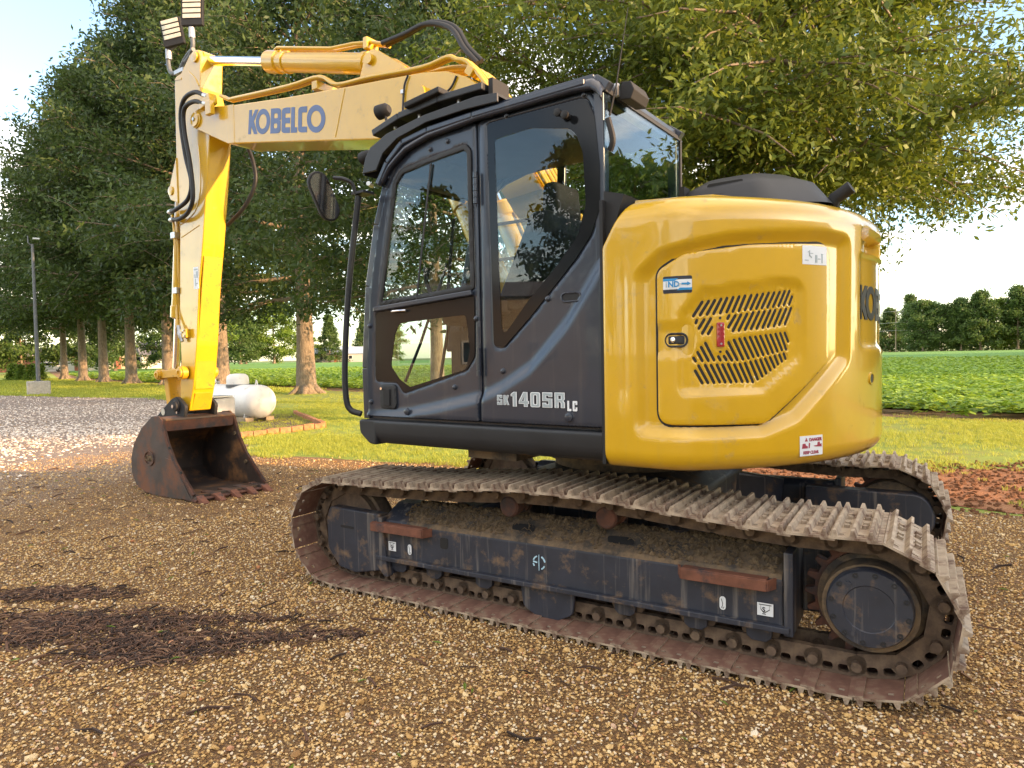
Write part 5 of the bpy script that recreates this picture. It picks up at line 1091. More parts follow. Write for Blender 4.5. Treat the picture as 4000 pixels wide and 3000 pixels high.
MB(True).bb((-.60, .52, 2.27), (-.63, .60, 2.36)).build('hood_catch', 'matte_black', HD, None)
MB(True).tube([(-1.30, .32, 2.16), (-1.33, .32, 2.24), (-1.41, .33, 2.285)], .034, 14).build('exhaust_stub', 'matte_black', EX)

# ---- cab
def FL(y, t, rnd=0., disp=None): return flatmap('y', y, t, rnd, disp)
CREASE = [(-.46, 1.93), (-.24, 1.62), (-.01, 1.394), (.19, 1.285), (.32, 1.235), (.70, 1.158), (.90, 1.122), (1.3, 1.09)]
def side_disp(u, v):
    zc = np.interp(u, [p[0] for p in CREASE], [p[1] for p in CREASE]); sl = np.interp(u, [-.46, 0, .3, .8], [.6, .7, .9, 1.0])
    return -.030 * smooth01((v - zc) * sl, -.035, .035)
CB_F = [(1.285, 1.08), (1.29, 1.40), (1.24, 1.915), (1.15, 2.29), (1.065, 2.515), (.985, 2.63), (.85, 2.725), (.66, 2.775), (.3, 2.80), (-.38, 2.805), (-.455, 2.75)]
DO = rpoly([(1.262, 1.095), (1.266, 1.40), (1.216, 1.915), (1.126, 2.285), (1.042, 2.50), (.955, 2.615), (.82, 2.695), (.65, 2.732), (.335, 2.748), (.331, 1.092)], [.02, .2, .5, .5, .2, .2, .2, .3, .02, .02], 4)
UW = rpoly([(1.118, 1.79), (1.052, 2.12), (.965, 2.52), (.90, 2.585), (.66, 2.615), (.405, 2.638), (.372, 2.60), (.366, 1.838)], [.02, .3, .04, .06, .2, .03, .03, .02], 5)
LW = rpoly([(1.155, 1.742), (.366, 1.795), (.372, 1.46), (.43, 1.385), (.93, 1.245), (.985, 1.312), (1.172, 1.318)], [.02, .02, .06, .05, .03, .05, .03], 5)
LC = rpoly([(.955, 1.672), (.43, 1.696), (.405, 1.50), (.437, 1.388), (.88, 1.282), (.965, 1.330), (1.035, 1.41), (.995, 1.60)], [.05, .03, .06, .04, .02, .04, .05, .05], 5)
QP = rpoly([(.318, 1.092), (.318, 2.748), (-.37, 2.757), (-.452, 2.68), (-.455, 1.092)], [.02, .02, .07, .10, .02], 5)
RW = rpoly([(.252, 2.722), (-.36, 2.722), (-.405, 2.62), (-.430, 2.38), (-.428, 2.17), (-.375, 2.045), (-.285, 1.935), (-.01, 1.664), (.165, 1.508), (.235, 1.512), (.242, 2.1)], [.02, .05, .05, .1, .12, .1, .1, .3, .03, .03, .3], 5)
RCL = rpoly([(.206, 2.628), (-.03, 2.642), (-.29, 2.585), (-.338, 2.46), (-.350, 2.20), (-.30, 2.05), (-.17, 1.909), (.017, 1.733), (.178, 1.556), (.194, 1.97)], [.02, .15, .10, .1, .15, .12, .1, .2, .03, .1], 5)
YS = 1.222
CAB = MB(True)
# skeleton: posts, rails, floor, rear lower panel, right side frame
def post(a, b, w, h): CAB.bar(a, b, w, h)
for y in (1.165, .235):
    for p, q in zip(CB_F[:-1], CB_F[1:]): CAB.bar((p[0] - .02, y, p[1]), (q[0] - .02, y, q[1]), .055, .05)
    CAB.bar((-.425, y, 1.08), (-.425, y, 2.78), .055, .055)
CAB.bb((-.44, .21, 1.06), (1.27, 1.17, 1.10)); CAB.bb((-.45, .21, 1.10), (-.41, 1.17, 1.72)); CAB.bb((-.45, .21, 2.70), (-.40, 1.17, 2.79))
CAB.bb((-.44, .21, 1.10), (1.24, .245, 1.34)); CAB.bb((1.22, .21, 1.10), (1.275, 1.17, 1.20)); CAB.bar((.42, .225, 1.1), (.36, .225, 2.74), .03, .06); CAB.bar((.33, 1.15, 1.09), (.32, 1.15, 2.75), .05, .05)
CABO = CAB.build('cab', 'charcoal', EX, None, .006)
QUARTER = panel('quarter_panel', QP, [RW], FL(YS, .035, .012, side_disp), 'charcoal', CABO, g=.022, rnd=.012, smooth=50)
panel('window_border', RW, [RCL], FL(YS - .026, .008), 'dark_glass', CABO, g=.06, smooth=None)
panel('quarter_glass', RCL, [], FL(YS - .027, .004), 'glass', CABO, g=.4, smooth=None)
CD = panel('cab_door', DO, [UW, LW], FL(YS, .035, .012, side_disp), 'charcoal', EX, g=.022, rnd=.012, smooth=50)
panel('window_seal', offset_poly(UW, .006), [offset_poly(UW, -.024)], FL(YS - .020, .012, .004), 'rubber', CD, g=.06, rnd=.004)
panel('upper_glass', offset_poly(UW, -.020), [], FL(YS - .030, .004), 'glass', CD, g=.4, smooth=None)
panel('window_border', LW, [LC], FL(YS - .028, .006), 'dark_glass', CD, g=.06, smooth=None)
panel('lower_glass', LC, [], FL(YS - .029, .004), 'glass', CD, g=.4, smooth=None)
MB(True).bar((1.15, YS - .012, 1.765), (.368, YS - .012, 1.815), .025, .03).build('window_sash', 'charcoal', CD, None, .006)
MB(True).bar((.80, YS - .022, 1.80), (.66, YS - .022, 2.58), .006, .012).build('glass_joint', 'rubber', CD, None)
h_ = MB(True); h_.tube([(1.0, YS - .012, 1.745), (.93, YS - .002, 1.745), (.88, YS - .012, 1.745)], .007, 8); h_.build('sash_catch', 'chrome', CD)
HS = panel('handle_cup', rpoly(rect(.985, 1.145, 1.125, 1.30), .035, 5), [], FL(YS - .014, .02, .006), 'trim', CD, g=.03, rnd=.006)
MB(True).prism(rpoly(rect(1.03, 1.165, 1.085, 1.27), .008, 3), YS - .016, YS - .004).build('door_handle', 'matte_black', CD, None, .003)
MB(True).cyl((1.105, YS - .02, 1.272), (1.105, YS - .006, 1.272), .009, n=12).build('door_lock', 'chrome', CD)
MB(True).lathe((.887, YS - .012, 1.135), (0, 1, 0), [(0, .022), (.010, .020), (.014, .012)], 16).build('door_plug', 'charcoal', CD, 50)
for z0, z1, nm in ((2.300, 2.475, 'hinge'), (1.35, 1.51, 'hinge')):
    hb = MB(True); n5 = 5
    for k in range(n5): a = z0 + (z1 - z0) * k / n5; hb.cyl((.326, YS - .006, a), (.326, YS - .006, a + (z1 - z0) / n5 - .003), .013, n=12)
    hb.build(nm, 'charcoal', CD)
def bolt(x, z, par, y=YS, r=.013, rec=True):
    if rec: y += float(side_disp(np.array([x]), np.array([z]))[0])
    MB(True).lathe((x, y - .002, z), (0, 1, 0), [(0, r * 1.35), (.004, r * 1.3), (.005, r), (.013, r * .95), (.016, r * .6)], 8).build('bolt', 'charcoal', par, 40)
for x, z in ((.536, 2.685), (.668, 2.665), (1.012, 2.56), (.355, 1.671), (.522, 1.285), (1.21, 1.666), (1.215, 1.185)): bolt(x, z, CD)
for x, z in ((.121, 2.738), (-.349, 2.738), (.178, 1.376), (-.119, 1.750)): bolt(x, z, CABO)
bolt(-.254, 1.142, CABO, r=.024)
for x, z in ((-.225, 2.665), (-.265, 2.645)): MB(True).lathe((x, YS - .02, z), (0, 1, 0), [(0, .014), (.03, .013), (.035, .02), (.05, .02), (.054, .012)], 14).build('window_stop', 'matte_black', CABO, 40)
panel('grab_recess', capsule(-.222, 1.75, -.292, 1.75, .026, 6), [capsule(-.222, 1.75, -.292, 1.75, .017, 6)], FL(YS - .022, .015, .004), 'charcoal', CABO, g=.02, rnd=.004)
panel('grab_slot', capsule(-.222, 1.75, -.292, 1.75, .018, 6), [], FL(YS - .0275, .004), 'matte_black', CABO, g=.1, smooth=None)
# model lettering on the quarter panel
def side_text(x0, z0, y): return lambda u, v, w: np.stack([x0 - u, y + side_disp(x0 - u, z0 + v) + np.asarray(w), z0 + v], 1)
GLY = {'S': ([(0, 0), (.56, 0), (.56, .60), (.22, .60), (.22, .78), (.34, .78), (.34, .70), (.56, .70), (.56, 1), (0, 1), (0, .42), (.34, .42), (.34, .22), (.22, .22), (.22, .32), (0, .32)], []),
       'K': ([(0, 0), (.22, 0), (.22, .36), (.34, 0), (.58, 0), (.40, .52), (.57, 1), (.34, 1), (.22, .66), (.22, 1), (0, 1)], []),
       '1': ([(.12, 0), (.36, 0), (.36, 1), (.16, 1), (0, .84), (0, .70), (.12, .70)], []),
       '4': ([(.30, 0), (.52, 0), (.52, .20), (.60, .20), (.60, .40), (.52, .40), (.52, 1), (.26, 1), (0, .40), (0, .20), (.30, .20)], [[(.18, .40), (.30, .40), (.30, .70)]]),
       '0': (rpoly(rect(0, 0, .56, 1), .12, 3), [rpoly(rect(.21, .2, .35, .8), .05, 3)]),
       'R': ([(0, 0), (.22, 0), (.22, .38), (.30, .38), (.34, .3), (.34, 0), (.56, 0), (.56, .36), (.48, .46), (.56, .56), (.56, 1), (0, 1)], [rect(.21, .58, .35, .80)]),
       'L': ([(0, 0), (.46, 0), (.46, .22), (.22, .22), (.22, 1), (0, 1)], []),
       'C': (rpoly([(0, 0), (.54, 0), (.54, .38), (.34, .38), (.34, .2), (.22, .2), (.22, .8), (.34, .8), (.34, .62), (.54, .62), (.54, 1), (0, 1)], [.1, .1] + [0] * 8 + [.1, .1], 3), [])}
def glyph(ch, x0, z0, h, w, layer):
    off, mat, dy = ((.07, 'navy_decal', .0010), (0., 'white_decal', .0026), (-.055, 'grey_decal', .0040))[layer]
    o_, hs = GLY[ch]; P_ = offset_poly(o_, off) if off else o_; H_ = [offset_poly(q, -off) if off else q for q in hs if off >= 0 or True]
    if layer == 0: H_ = []
    T_ = lambda P: [(x0 - a * w / .56, z0 + b * h) for a, b in P]
    panel('model_lettering', T_(P_), [T_(q) for q in H_], lambda u, v, i: (np.stack([u, YS + dy + side_disp(u, v), v], 1), np.stack([u, YS - .003 + side_disp(u, v), v], 1)), mat, CABO, g=.03, smooth=None)
for txt, x0, z0, h, w, st, nl in (('SK', .200, 1.194, .054, .036, .044, 3), ('140SR', .108, 1.187, .079, .061, .0745, 3), ('LC', -.243, 1.173, .052, .028, .031, 2)):
    xx = x0
    for ch in txt:
        for layer in range(nl): glyph(ch, xx, z0, h, w, layer)
        xx -= st * (.70 if ch == '1' else 1.0)
# roof
def roof():
    X = np.r_[np.linspace(-.462, -.40, 6), np.linspace(-.36, .9, 22), np.linspace(.93, 1.05, 6)]; Yv = np.r_[.195 + .065 * (1 - np.cos(np.linspace(0, math.pi / 2, 6))), np.linspace(.3, 1.13, 10), 1.235 - .065 * (1 - np.cos(np.linspace(math.pi / 2, 0, 6)))]
    zx = np.interp(X, [-.462, -.44, -.40, -.3, .3, .66, .85, .985, 1.05], [2.745, 2.785, 2.812, 2.82, 2.815, 2.79, 2.745, 2.66, 2.575]); V = []
    for x, z in zip(X, zx):
        for y in Yv:
            e = min(y - .195, 1.235 - y); dz = .065 - math.sqrt(max(0, .065 ** 2 - max(0, .065 - e) ** 2)); V.append((x, y, z - dz))
    n = len(Yv); F = [(i * n + j, (i + 1) * n + j, (i + 1) * n + j + 1, i * n + j + 1) for i in range(len(X) - 1) for j in range(n - 1)]
    mb = MB(True); mb.add(V, F); o = mb.build('roof', 'charcoal', CABO, 50); md = o.modifiers.new('solid', 'SOLIDIFY'); md.thickness = .03; md.offset = -1; return o
roof()
rl = MB(True)
for p, q in zip([(1.075, 2.52), (.99, 2.64), (.86, 2.735), (.66, 2.765), (.33, 2.778), (-.37, 2.785)][:-1], [(1.075, 2.52), (.99, 2.64), (.86, 2.735), (.66, 2.765), (.33, 2.778), (-.37, 2.785)][1:]): rl.bar((p[0], YS - .01, p[1]), (q[0], YS - .01, q[1]), .05, .035)
rl.build('drip_rail', 'charcoal', CABO, None, .008)
# other panes
def quad_pane(name, P, mat='glass', par=None):
    n_ = (Vector(P[1]) - Vector(P[0])).cross(Vector(P[3]) - Vector(P[0])).normalized() * .004; mb = MB(True); mb.add([Vector(p) for p in P] + [Vector(p) + n_ for p in P], [(0, 1, 2, 3), (7, 6, 5, 4), (0, 4, 5, 1), (1, 5, 6, 2), (2, 6, 7, 3), (3, 7, 4, 0)]); return mb.build(name, mat, par or CABO, None)
quad_pane('rear_glass', [(-.456, 1.19, 1.70), (-.456, .22, 1.70), (-.456, .22, 2.74), (-.456, 1.19, 2.74)])
RG = MB(True)
for a, b in (((-.458, 1.19, 2.74), (-.458, .215, 2.74)), ((-.458, .215, 2.74), (-.458, .215, 1.70)), ((-.458, 1.19, 1.70), (-.458, .215, 1.70))): RG.bar(a, b, .016, .022)
RG.build('rear_glass_seal', 'rubber', CABO, None)
fp = [(1.262, 1.22), (1.268, 1.40), (1.218, 1.915), (1.128, 2.29), (1.043, 2.515)]
mb = MB(True)
for p in fp: mb.v += [(p[0] + .004, .26, p[1]), (p[0] + .004, 1.145, p[1])]
mb.f = [(2 * i, 2 * i + 1, 2 * i + 3, 2 * i + 2) for i in range(len(fp) - 1)]; mb.build('windscreen', 'glass', CABO, 60)
quad_pane('right_glass', [(-.40, .225, 1.36), (1.20, .225, 1.36), (1.0, .225, 2.55), (-.40, .225, 2.70)])
for z0, z1 in ((2.40, 2.388), (2.148, 2.146)):
    MB(True).tube([(1.08, .262, z0), (-.40, .262, z1)], .012, 8).build('guard_bar', 'matte_black', CABO)
MB(True).tube([(1.235, .30, 1.62), (.45, .30, 1.60)], .012, 8).build('guard_bar', 'matte_black', CABO)
MB(True).tube([(1.20, .9, 1.30), (1.15, .8, 1.55), (1.05, .62, 2.1)], .010, 6).build('wiper_arm', 'matte_black', CABO)
MB(True).bar((1.05, .62, 1.9), (1.0, .60, 2.4), .012, .02).build('wiper_blade', 'matte_black', CABO, None)
MB(True).bb((-.35, .28, 2.705), (.85, 1.10, 2.74)).build('headliner', 'interior', CABO, None)
# seat, console, levers
SEAT = MB(True).prism(rpoly([(.34, 1.62), (.82, 1.66), (.84, 1.74), (.36, 1.76)], .04, 4), .50, .95).build('seat', 'seat_cloth', EX, 50, .03, 3)
MB(True).prism(rpoly([(.20, 1.70), (.40, 1.74), (.13, 2.27), (.0, 2.27), (-.02, 2.15)], .05, 4), .48, .97).build('seat_back', 'seat_cloth', SEAT, 50, .03, 3)
MB(True).prism(rpoly([(.0, 2.24), (.13, 2.24), (.115, 2.45), (.02, 2.45)], .04, 4), .60, .86).build('head_rest', 'seat_cloth', SEAT, 50, .02, 3)
MB(True).bb((.2, .5, 1.10), (.75, .95, 1.62)).build('seat_base', 'matte_black', SEAT, None)
for y in (.40, 1.0):
    MB(True).prism(rpoly([(.30, 1.70), (.85, 1.74), (.92, 1.82), (.86, 1.86), (.30, 1.80)], .03, 3), y - .07, y + .07).build('arm_console', 'interior', SEAT, 50, .02)
    MB(True).tube([(.86, y, 1.84), (.90, y, 1.94), (.89, y, 2.02)], [.012, .014, .026], 8).build('joystick', 'matte_black', SEAT)
for y in (.62, .78): MB(True).tube([(1.02, y, 1.10), (1.0, y, 1.3), (.90, y, 1.72)], .011, 6).build('travel_lever', 'matte_black', SEAT); MB(True).bb((1.0, y - .05, 1.10), (1.12, y + .05, 1.14)).build('pedal', 'matte_black', SEAT, None)
MB(True).bar((.46, .98, 1.30), (.40, .98, 1.72), .012, .05).build('seat_belt', 'belt_red', SEAT, None); MB(True).bar((-.30, 1.08, 2.1), (-.30, 1.08, 2.5), .012, .03).build('escape_hammer', 'belt_red', CABO, None)
MB(True).bb((1.05, .30, 1.5), (1.18, .5, 1.75)).build('monitor', 'matte_black', CABO, None, .01)
# rocker guard below the cab
MB(True).prism(rpoly([(1.02, .915), (1.228, .93), (1.238, 1.075), (1.02, 1.075)], [.0, .09, .02, 0], 5), -.45, 1.16, 'x').build('side_sill', 'trim', EX, 40, .01)
MB(True).prism(rpoly([(1.14, 1.075), (1.292, 1.075), (1.285, .99), (1.20, .925), (1.14, .92)], [0, .02, .05, .06, 0], 5), .35, 1.235).build('sill_nose', 'trim', EX, 40, .01)
MB(True).bb((-.462, 1.06, .92), (-.445, 1.235, 2.2)).build('cab_gap', 'matte_black', EX, None)
# visor over the roof front, roof rack plate, work lamps
vis_t = [(1.180, 2.60), (1.150, 2.69), (1.105, 2.745), (.963, 2.800), (.663, 2.845), (.284, 2.862), (.14, 2.848)]; vis_b = [(.14, 2.800), (.355, 2.808), (.646, 2.800), (.88, 2.755), (1.0, 2.69), (1.06, 2.60)]
VZ = MB(True).prism(vis_t + vis_b, 1.236, 1.252).build('roof_visor', 'trim', CABO, None, .004)
mb = MB(True)
for p, q in zip(vis_t[:-1], vis_t[1:]): mb.bar((p[0], .74, p[1] - .008), (q[0], .74, q[1] - .008), 1.0, .012)
mb.build('visor_sheet', 'trim', CABO, None)
rk = [(1.10, 2.835), (.88, 2.890), (.57, 2.918), (.25, 2.915)]
mb = MB(True)
for p, q in zip(rk[:-1], rk[1:]): mb.bar((p[0], .82, p[1]), (q[0], .82, q[1]), .84, .04)
mb.build('roof_rack', 'trim', CABO, None, .006)
MB(True).bar((.80, 1.22, 2.925), (.53, 1.22, 2.955), .10, .035).build('light_bar', 'matte_black', CABO, None, .008)
MB(True).bb((.235, 1.05, 2.86), (.205, 1.2, 2.96)).build('rack_bracket', 'matte_black', CABO, None)
for x in (.95, .75, .45): MB(True).cyl((x, 1.19, 2.84), (x, 1.19, 2.90), .012, n=8).build('rack_bolt', 'steel', CABO)
def work_lamp(p, d, r, name='work_lamp', par=None):
    p, d = Vector(p), Vector(d).normalized(); b_ = MB(True).lathe(p - d * .05, d, [(0, r * .55), (.02, r * .9), (.07, r), (.09, r), (.092, r * .85)], 20).build(name, 'matte_black', par or EX, 40)
    MB(True).lathe(p + d * .036, d, [(0, r * .8), (.008, r * .8)], 20).build('lens', 'lens', b_, None); return b_
work_lamp((1.14, 1.10, 3.015), (1, .1, -.1), .045); MB(True).tube([(1.12, 1.10, 2.98), (1.11, 1.10, 2.94), (1.10, 1.09, 2.87)], .009, 6).build('lamp_stalk', 'matte_black', CABO)
work_lamp((1.30, 1.10, 2.76), (1, 0, -.15), .04); MB(True).bar((1.27, 1.10, 2.76), (1.16, 1.10, 2.70), .03, .02).build('lamp_stalk', 'matte_black', CABO, None)
MB(True).prism(rpoly([(-.485, 2.715), (-.545, 2.707), (-.565, 2.75), (-.545, 2.795), (-.50, 2.80), (-.478, 2.76)], .008, 2), .90, 1.08).build('rear_work_lamp', 'matte_black', CABO, None, .006)
for y in (.93, 1.08): MB(True).bb((-.487, y, 2.73), (-.455, y + .025, 2.79)).build('lamp_bracket', 'steel', CABO, None)
MB(True).tube([(-.47, 1.16, 2.62), (-.50, 1.15, 2.75), (-.56, 1.13, 3.12)], [.006, .004, .0018], 6).build('aerial', 'matte_black', CABO)
MB(True).lathe((-.05, 1.16, 2.80), (0, 0, 1), [(0, .022), (.035, .018), (.04, .01)], 14).build('roof_plug', 'charcoal', CABO)
MB(True).tube(curve_pts([(-.47, 1.18, 2.60), (-.49, 1.17, 2.50), (-.47, 1.16, 2.45)], 4), .016, 8).build('aerial_base', 'matte_black', CABO)
MB(True).prism([(-.452, 2.25), (-.56, 2.22), (-.49, 2.02), (-.452, 2.02)], 1.0, 1.20).build('rear_bracket', 'matte_black', EX, None)
# hand rail and mirror
MB(True).tube(curve_pts([(1.165, 1.30, 2.455), (1.275, 1.30, 1.91), (1.330, 1.30, 1.45), (1.335, 1.295, 1.22), (1.315, 1.28, 1.14), (1.25, 1.25, 1.112)], 8), .019, 12).build('hand_rail', 'trim', EX)
MB(True).bb((1.09, 1.24, 2.46), (1.20, 1.33, 2.475)).build('rail_bracket', 'trim', EX, None)
MB(True).tube([(1.15, 1.2, 2.53), (1.12, 1.26, 2.53)], .014, 8).build('rail_clamp', 'steel', EX)
MB(True).tube(curve_pts([(1.17, 1.32, 2.46), (1.175, 1.34, 2.52), (1.20, 1.38, 2.545), (1.27, 1.40, 2.56)], 5), .012, 8).build('mirror_arm', 'trim', EX)
mc = Vector((1.345, 1.42, 2.455)); mp_ = capsule(-.040, .075, .040, -.075, .068, 8)
mn = Vector((-.967, .213, -.12)).normalized(); mr_ = Vector((0, 0, 1)).cross(mn).normalized(); mu_ = mn.cross(mr_)
def mpt(p, d): return mc + mr_ * p[0] * 1.0 + mu_ * p[1] + mn * d
mb = MB(True); n_ = len(mp_); mb.add([mpt(p, .018) for p in mp_] + [mpt(p, -.01) for p in mp_] + [mpt((p[0] * .7, p[1] * .7), -.045) for p in mp_], [tuple(range(n_))] + [(i, (i + 1) % n_, n_ + (i + 1) % n_, n_ + i) for i in range(n_)] + [(n_ + i, n_ + (i + 1) % n_, 2 * n_ + (i + 1) % n_, 2 * n_ + i) for i in range(n_)] + [tuple(2 * n_ + i for i in range(n_))])
MIR = mb.build('side_mirror', 'matte_black', EX, 40, .006)
mb = MB(True); mb.add([mpt((p[0] * .9, p[1] * .92), .021) for p in mp_], [tuple(range(n_))]); mb.build('mirror_pane', 'mirror_glass', MIR, None)
# right-hand bodywork (tank and tool box), mostly hidden
MB(True).prism(rpoly([(.62, -.42), (.62, -1.22), (-.46, -1.24), (-.46, -.42)], .06, 3), 1.06, 1.88, 'z').build('tank_body', 'yellow', EX, 40, .02)
# ---- boom (house frame; centre line Y = -.065)
YC = -.065; BL, BR = .112, -.242
BT = [(4.40, 4.068), (3.44, 3.93), (2.58, 3.822), (2.07, 3.765), (1.69, 3.72), (1.46, 3.672), (1.25, 3.577), (1.09, 3.45), (.72, 2.83), (.22, 2.02)]
BB_ = [(.0, 1.86), (.02, 1.72), (.12, 1.66), (.24, 1.72), (.62, 2.18), (1.08, 2.86), (1.35, 3.10), (1.75, 3.235), (2.22, 3.30), (4.30, 3.672)]
main = BT + BB_
BO = MB(True).prism(main, BL, BR).build('boom', 'yellow', EX, None, .010)
# forked nose: two cheek plates that carry the arm pin
nose = rpoly([(4.36, 3.678), (4.955, 3.955), (5.035, 4.03), (5.0, 4.13), (4.88, 4.16), (4.39, 4.07)], [0, .06, .07, .07, .05, 0], 5)
for y0, y1 in ((BL + .001, BL - .035), (BR - .001, BR + .035)): MB(True).prism(nose, y0, y1).build('nose_plate', 'yellow', BO, None, .006)
MB(True).prism([(4.25, 3.668), (4.37, 3.683), (4.41, 4.072), (4.25, 4.05)], BL + .004, BR - .004).build('nose_doubler', 'yellow', BO, None, .004)
for y, s in ((BL, 1), (BR, -1)):
    b_ = MB(True).lathe((4.93, y, 4.04), (0, s, 0), [(-.02, .085), (.012, .085), (.016, .075), (.03, .07), (.034, .03)], 24).build('pin_boss', 'yellow', BO, 40)
    MB(True).lathe((4.93, y + s * .034, 4.04), (0, s, 0), [(0, .022), (.012, .02)], 6).build('pin_bolt', 'steel', BO, None)
    b2 = MB(True).lathe((1.655, y, 3.496), (0, s, 0), [(0, .085), (.03, .085), (.034, .065), (.06, .062), (.064, .03)], 28).build('cylinder_pin_boss', 'yellow', BO, 40)
# weld seams
for a, b in (((2.60, 3.81), (2.74, 3.42)), ((4.272, 4.03), (4.268, 3.67))):
    MB(True).tube([(a[0], BL + .001, a[1]), (b[0], BL + .001, b[1])], .004, 5).build('weld_seam', 'yellow', BO)
# name on the boom side
def boom_pt(a, b): # a: 0..3.19 along, b: 0..1 up
    t = a / 3.19; x = 4.022 + (2.868 - 4.022) * t; z0 = 3.707 + (3.497 - 3.707) * t; z1 = 3.936 + (3.728 - 3.936) * t; x1 = 3.99 + (2.86 - 3.99) * t
    return x + (x1 - x) * b, z0 + (z1 - z0) * b
for o_, h_ in LET:
    T_ = lambda P: [boom_pt(a, b) for a, b in P]
    panel('maker_lettering', T_(o_), [T_(q) for q in h_], lambda u, v, i: (np.stack([u, u * 0 + BL + .0022, v], 1), np.stack([u, u * 0 + BL - .001, v], 1)), 'logo_blue', BO, g=.3, smooth=None)
# arm cylinder on top, its foot lugs
for y in (YC + .10, YC - .10):
    MB(True).prism(rpoly([(2.52, 3.80), (2.42, 4.02), (2.34, 4.10), (2.24, 4.06), (1.95, 3.86), (1.86, 3.735)], [0, .06, .06, .06, .1, 0], 4), y - .018, y + .018).build('cylinder_lug', 'yellow', BO, None, .005)
MB(True).cyl((2.34, YC + .15, 4.01), (2.34, YC - .15, 4.01), .045, n=18).build('lug_pin', 'yellow', BO)
A0, A1 = Vector((2.34, YC, 4.01)), Vector((4.985, YC, 4.735)); ad = (A1 - A0).normalized()
AC = MB(True).lathe(A0, ad, [(-.02, .05), (.0, .07), (.08, .075), (.10, .092), (1.42, .092), (1.43, .108), (1.60, .108), (1.62, .088), (1.64, .06)], 32).build('arm_cylinder', 'yellow', EX, 40)
MB(True).cyl(A0 + ad * 1.62, A1 - ad * .08, .048, n=24).build('piston_rod', 'chrome', AC)
MB(True).lathe(A1 - Vector((0, .075, 0)), (0, 1, 0), [(0, .08), (.15, .08)], 24).build('rod_eye', 'yellow', AC)
MB(True).lathe(A0 + ad * 1.30, ad, [(0, .094), (.002, .104), (.05, .104), (.052, .094)], 32).build('cylinder_band', 'yellow', AC)
MB(True).lathe(A0 + ad * .14, ad, [(0, .094), (.002, .104), (.05, .104), (.052, .094)], 32).build('cylinder_band', 'yellow', AC)
nb_ = Vector((-ad.z, 0, ad.x))
def cp(t, o, y=0): return A0 + ad * t + nb_ * o + Vector((0, y, 0))
for y in (.03, -.03):
    MB(True).tube([cp(1.50, .10, y), cp(1.46, .125, y), cp(.65, .12, y), cp(.35, .16, y), cp(.12, .17, y), cp(-.05, .155, y)], .016, 8).build('cylinder_pipe', 'yellow', AC)
MB(True).box(cp(.16, .155), (.05, .14, .10)).build('pipe_clamp', 'yellow', AC, None, .006)
# boom pipes along the top edge
def btop(x): return float(np.interp(x, [p[0] for p in reversed(BT)], [p[1] for p in reversed(BT)]))
for y, o_ in ((.095, .055), (.05, .05)):
    P = [(4.50, y, 4.20), (4.36, y, 4.13), (4.26, y, btop(4.26) + .07), (3.4, y, btop(3.4) + o_ + .05), (2.95, y, btop(2.95) + o_ + .08), (2.72, y, btop(2.72) + .04), (2.3, y, btop(2.3) + .05), (1.72, y, btop(1.72) + .045), (1.45, y, btop(1.45) + .11), (1.36, y, btop(1.36) + .11), (1.2, y, btop(1.2) + .10), (.85, y, btop(.85) + .09), (.5, y, btop(.5) + .08)]
    MB(True).tube(curve_pts(P, 4), .019, 10).build('boom_pipe', 'yellow', BO)
for y in (-.02, -.09, -.16):
    P = [(1.75, y, btop(1.75) + .05), (1.45, y, btop(1.45) + .07), (1.2, y, btop(1.2) + .09), (.85, y, btop(.85) + .10), (.4, y, btop(.4) + .08)]
    MB(True).tube(curve_pts(P, 5), .02, 10).build('boom_pipe', 'yellow', BO)
for x in (3.0, 1.22, .98, .72):
    MB(True).box((x, -.03, btop(x) + .06), (.07, .30, .075), Matrix.Rotation(0 if x > 2 else rad(-50) * -1, 3, 'Y')).build('pipe_clamp', 'yellow', BO, None, .006)
MB(True).tube(curve_pts([cp(-.04, .155), (2.0, YC, 4.17), (1.75, YC, 4.19), (1.5, YC, 4.08), (1.33, YC + .05, 3.86), (1.2, YC + .05, 3.72)], 6), .022, 10).build('boom_hose', 'rubber', BO)
MB(True).tube(curve_pts([cp(-.04, .155, .05), (2.0, YC + .05, 4.15), (1.75, YC + .05, 4.16), (1.5, YC + .05, 4.05), (1.35, YC + .08, 3.85), (1.22, YC + .08, 3.70)], 6), .022, 10).build('boom_hose', 'rubber', BO)
MB(True).tube(curve_pts([(1.84, BL + .012, 3.73), (1.88, BL + .014, 3.66), (1.90, BL + .012, 3.55), (1.905, BL + .02, 3.40)], 5), .008, 6).build('grease_line', 'rubber', BO)
MB(True).tube(curve_pts([(1.34, BL + .01, 3.60), (1.40, BL + .014, 3.52), (1.52, BL + .03, 3.46)], 5), .008, 6).build('grease_line', 'rubber', BO)
MB(True).bb((1.89, BL, 3.60), (1.92, BL + .02, 3.63)).build('line_clip', 'steel', BO, None)
# manifold block beside the nose
MB(True).box((4.62, .165, 4.14), (.20, .09, .10), Matrix.Rotation(rad(12), 3, 'Y')).build('hose_manifold', 'yellow', BO, None, .008)
MB(True).box((4.55, .19, 4.06), (.10, .05, .14)).build('manifold_bracket', 'yellow', BO, None, .006)
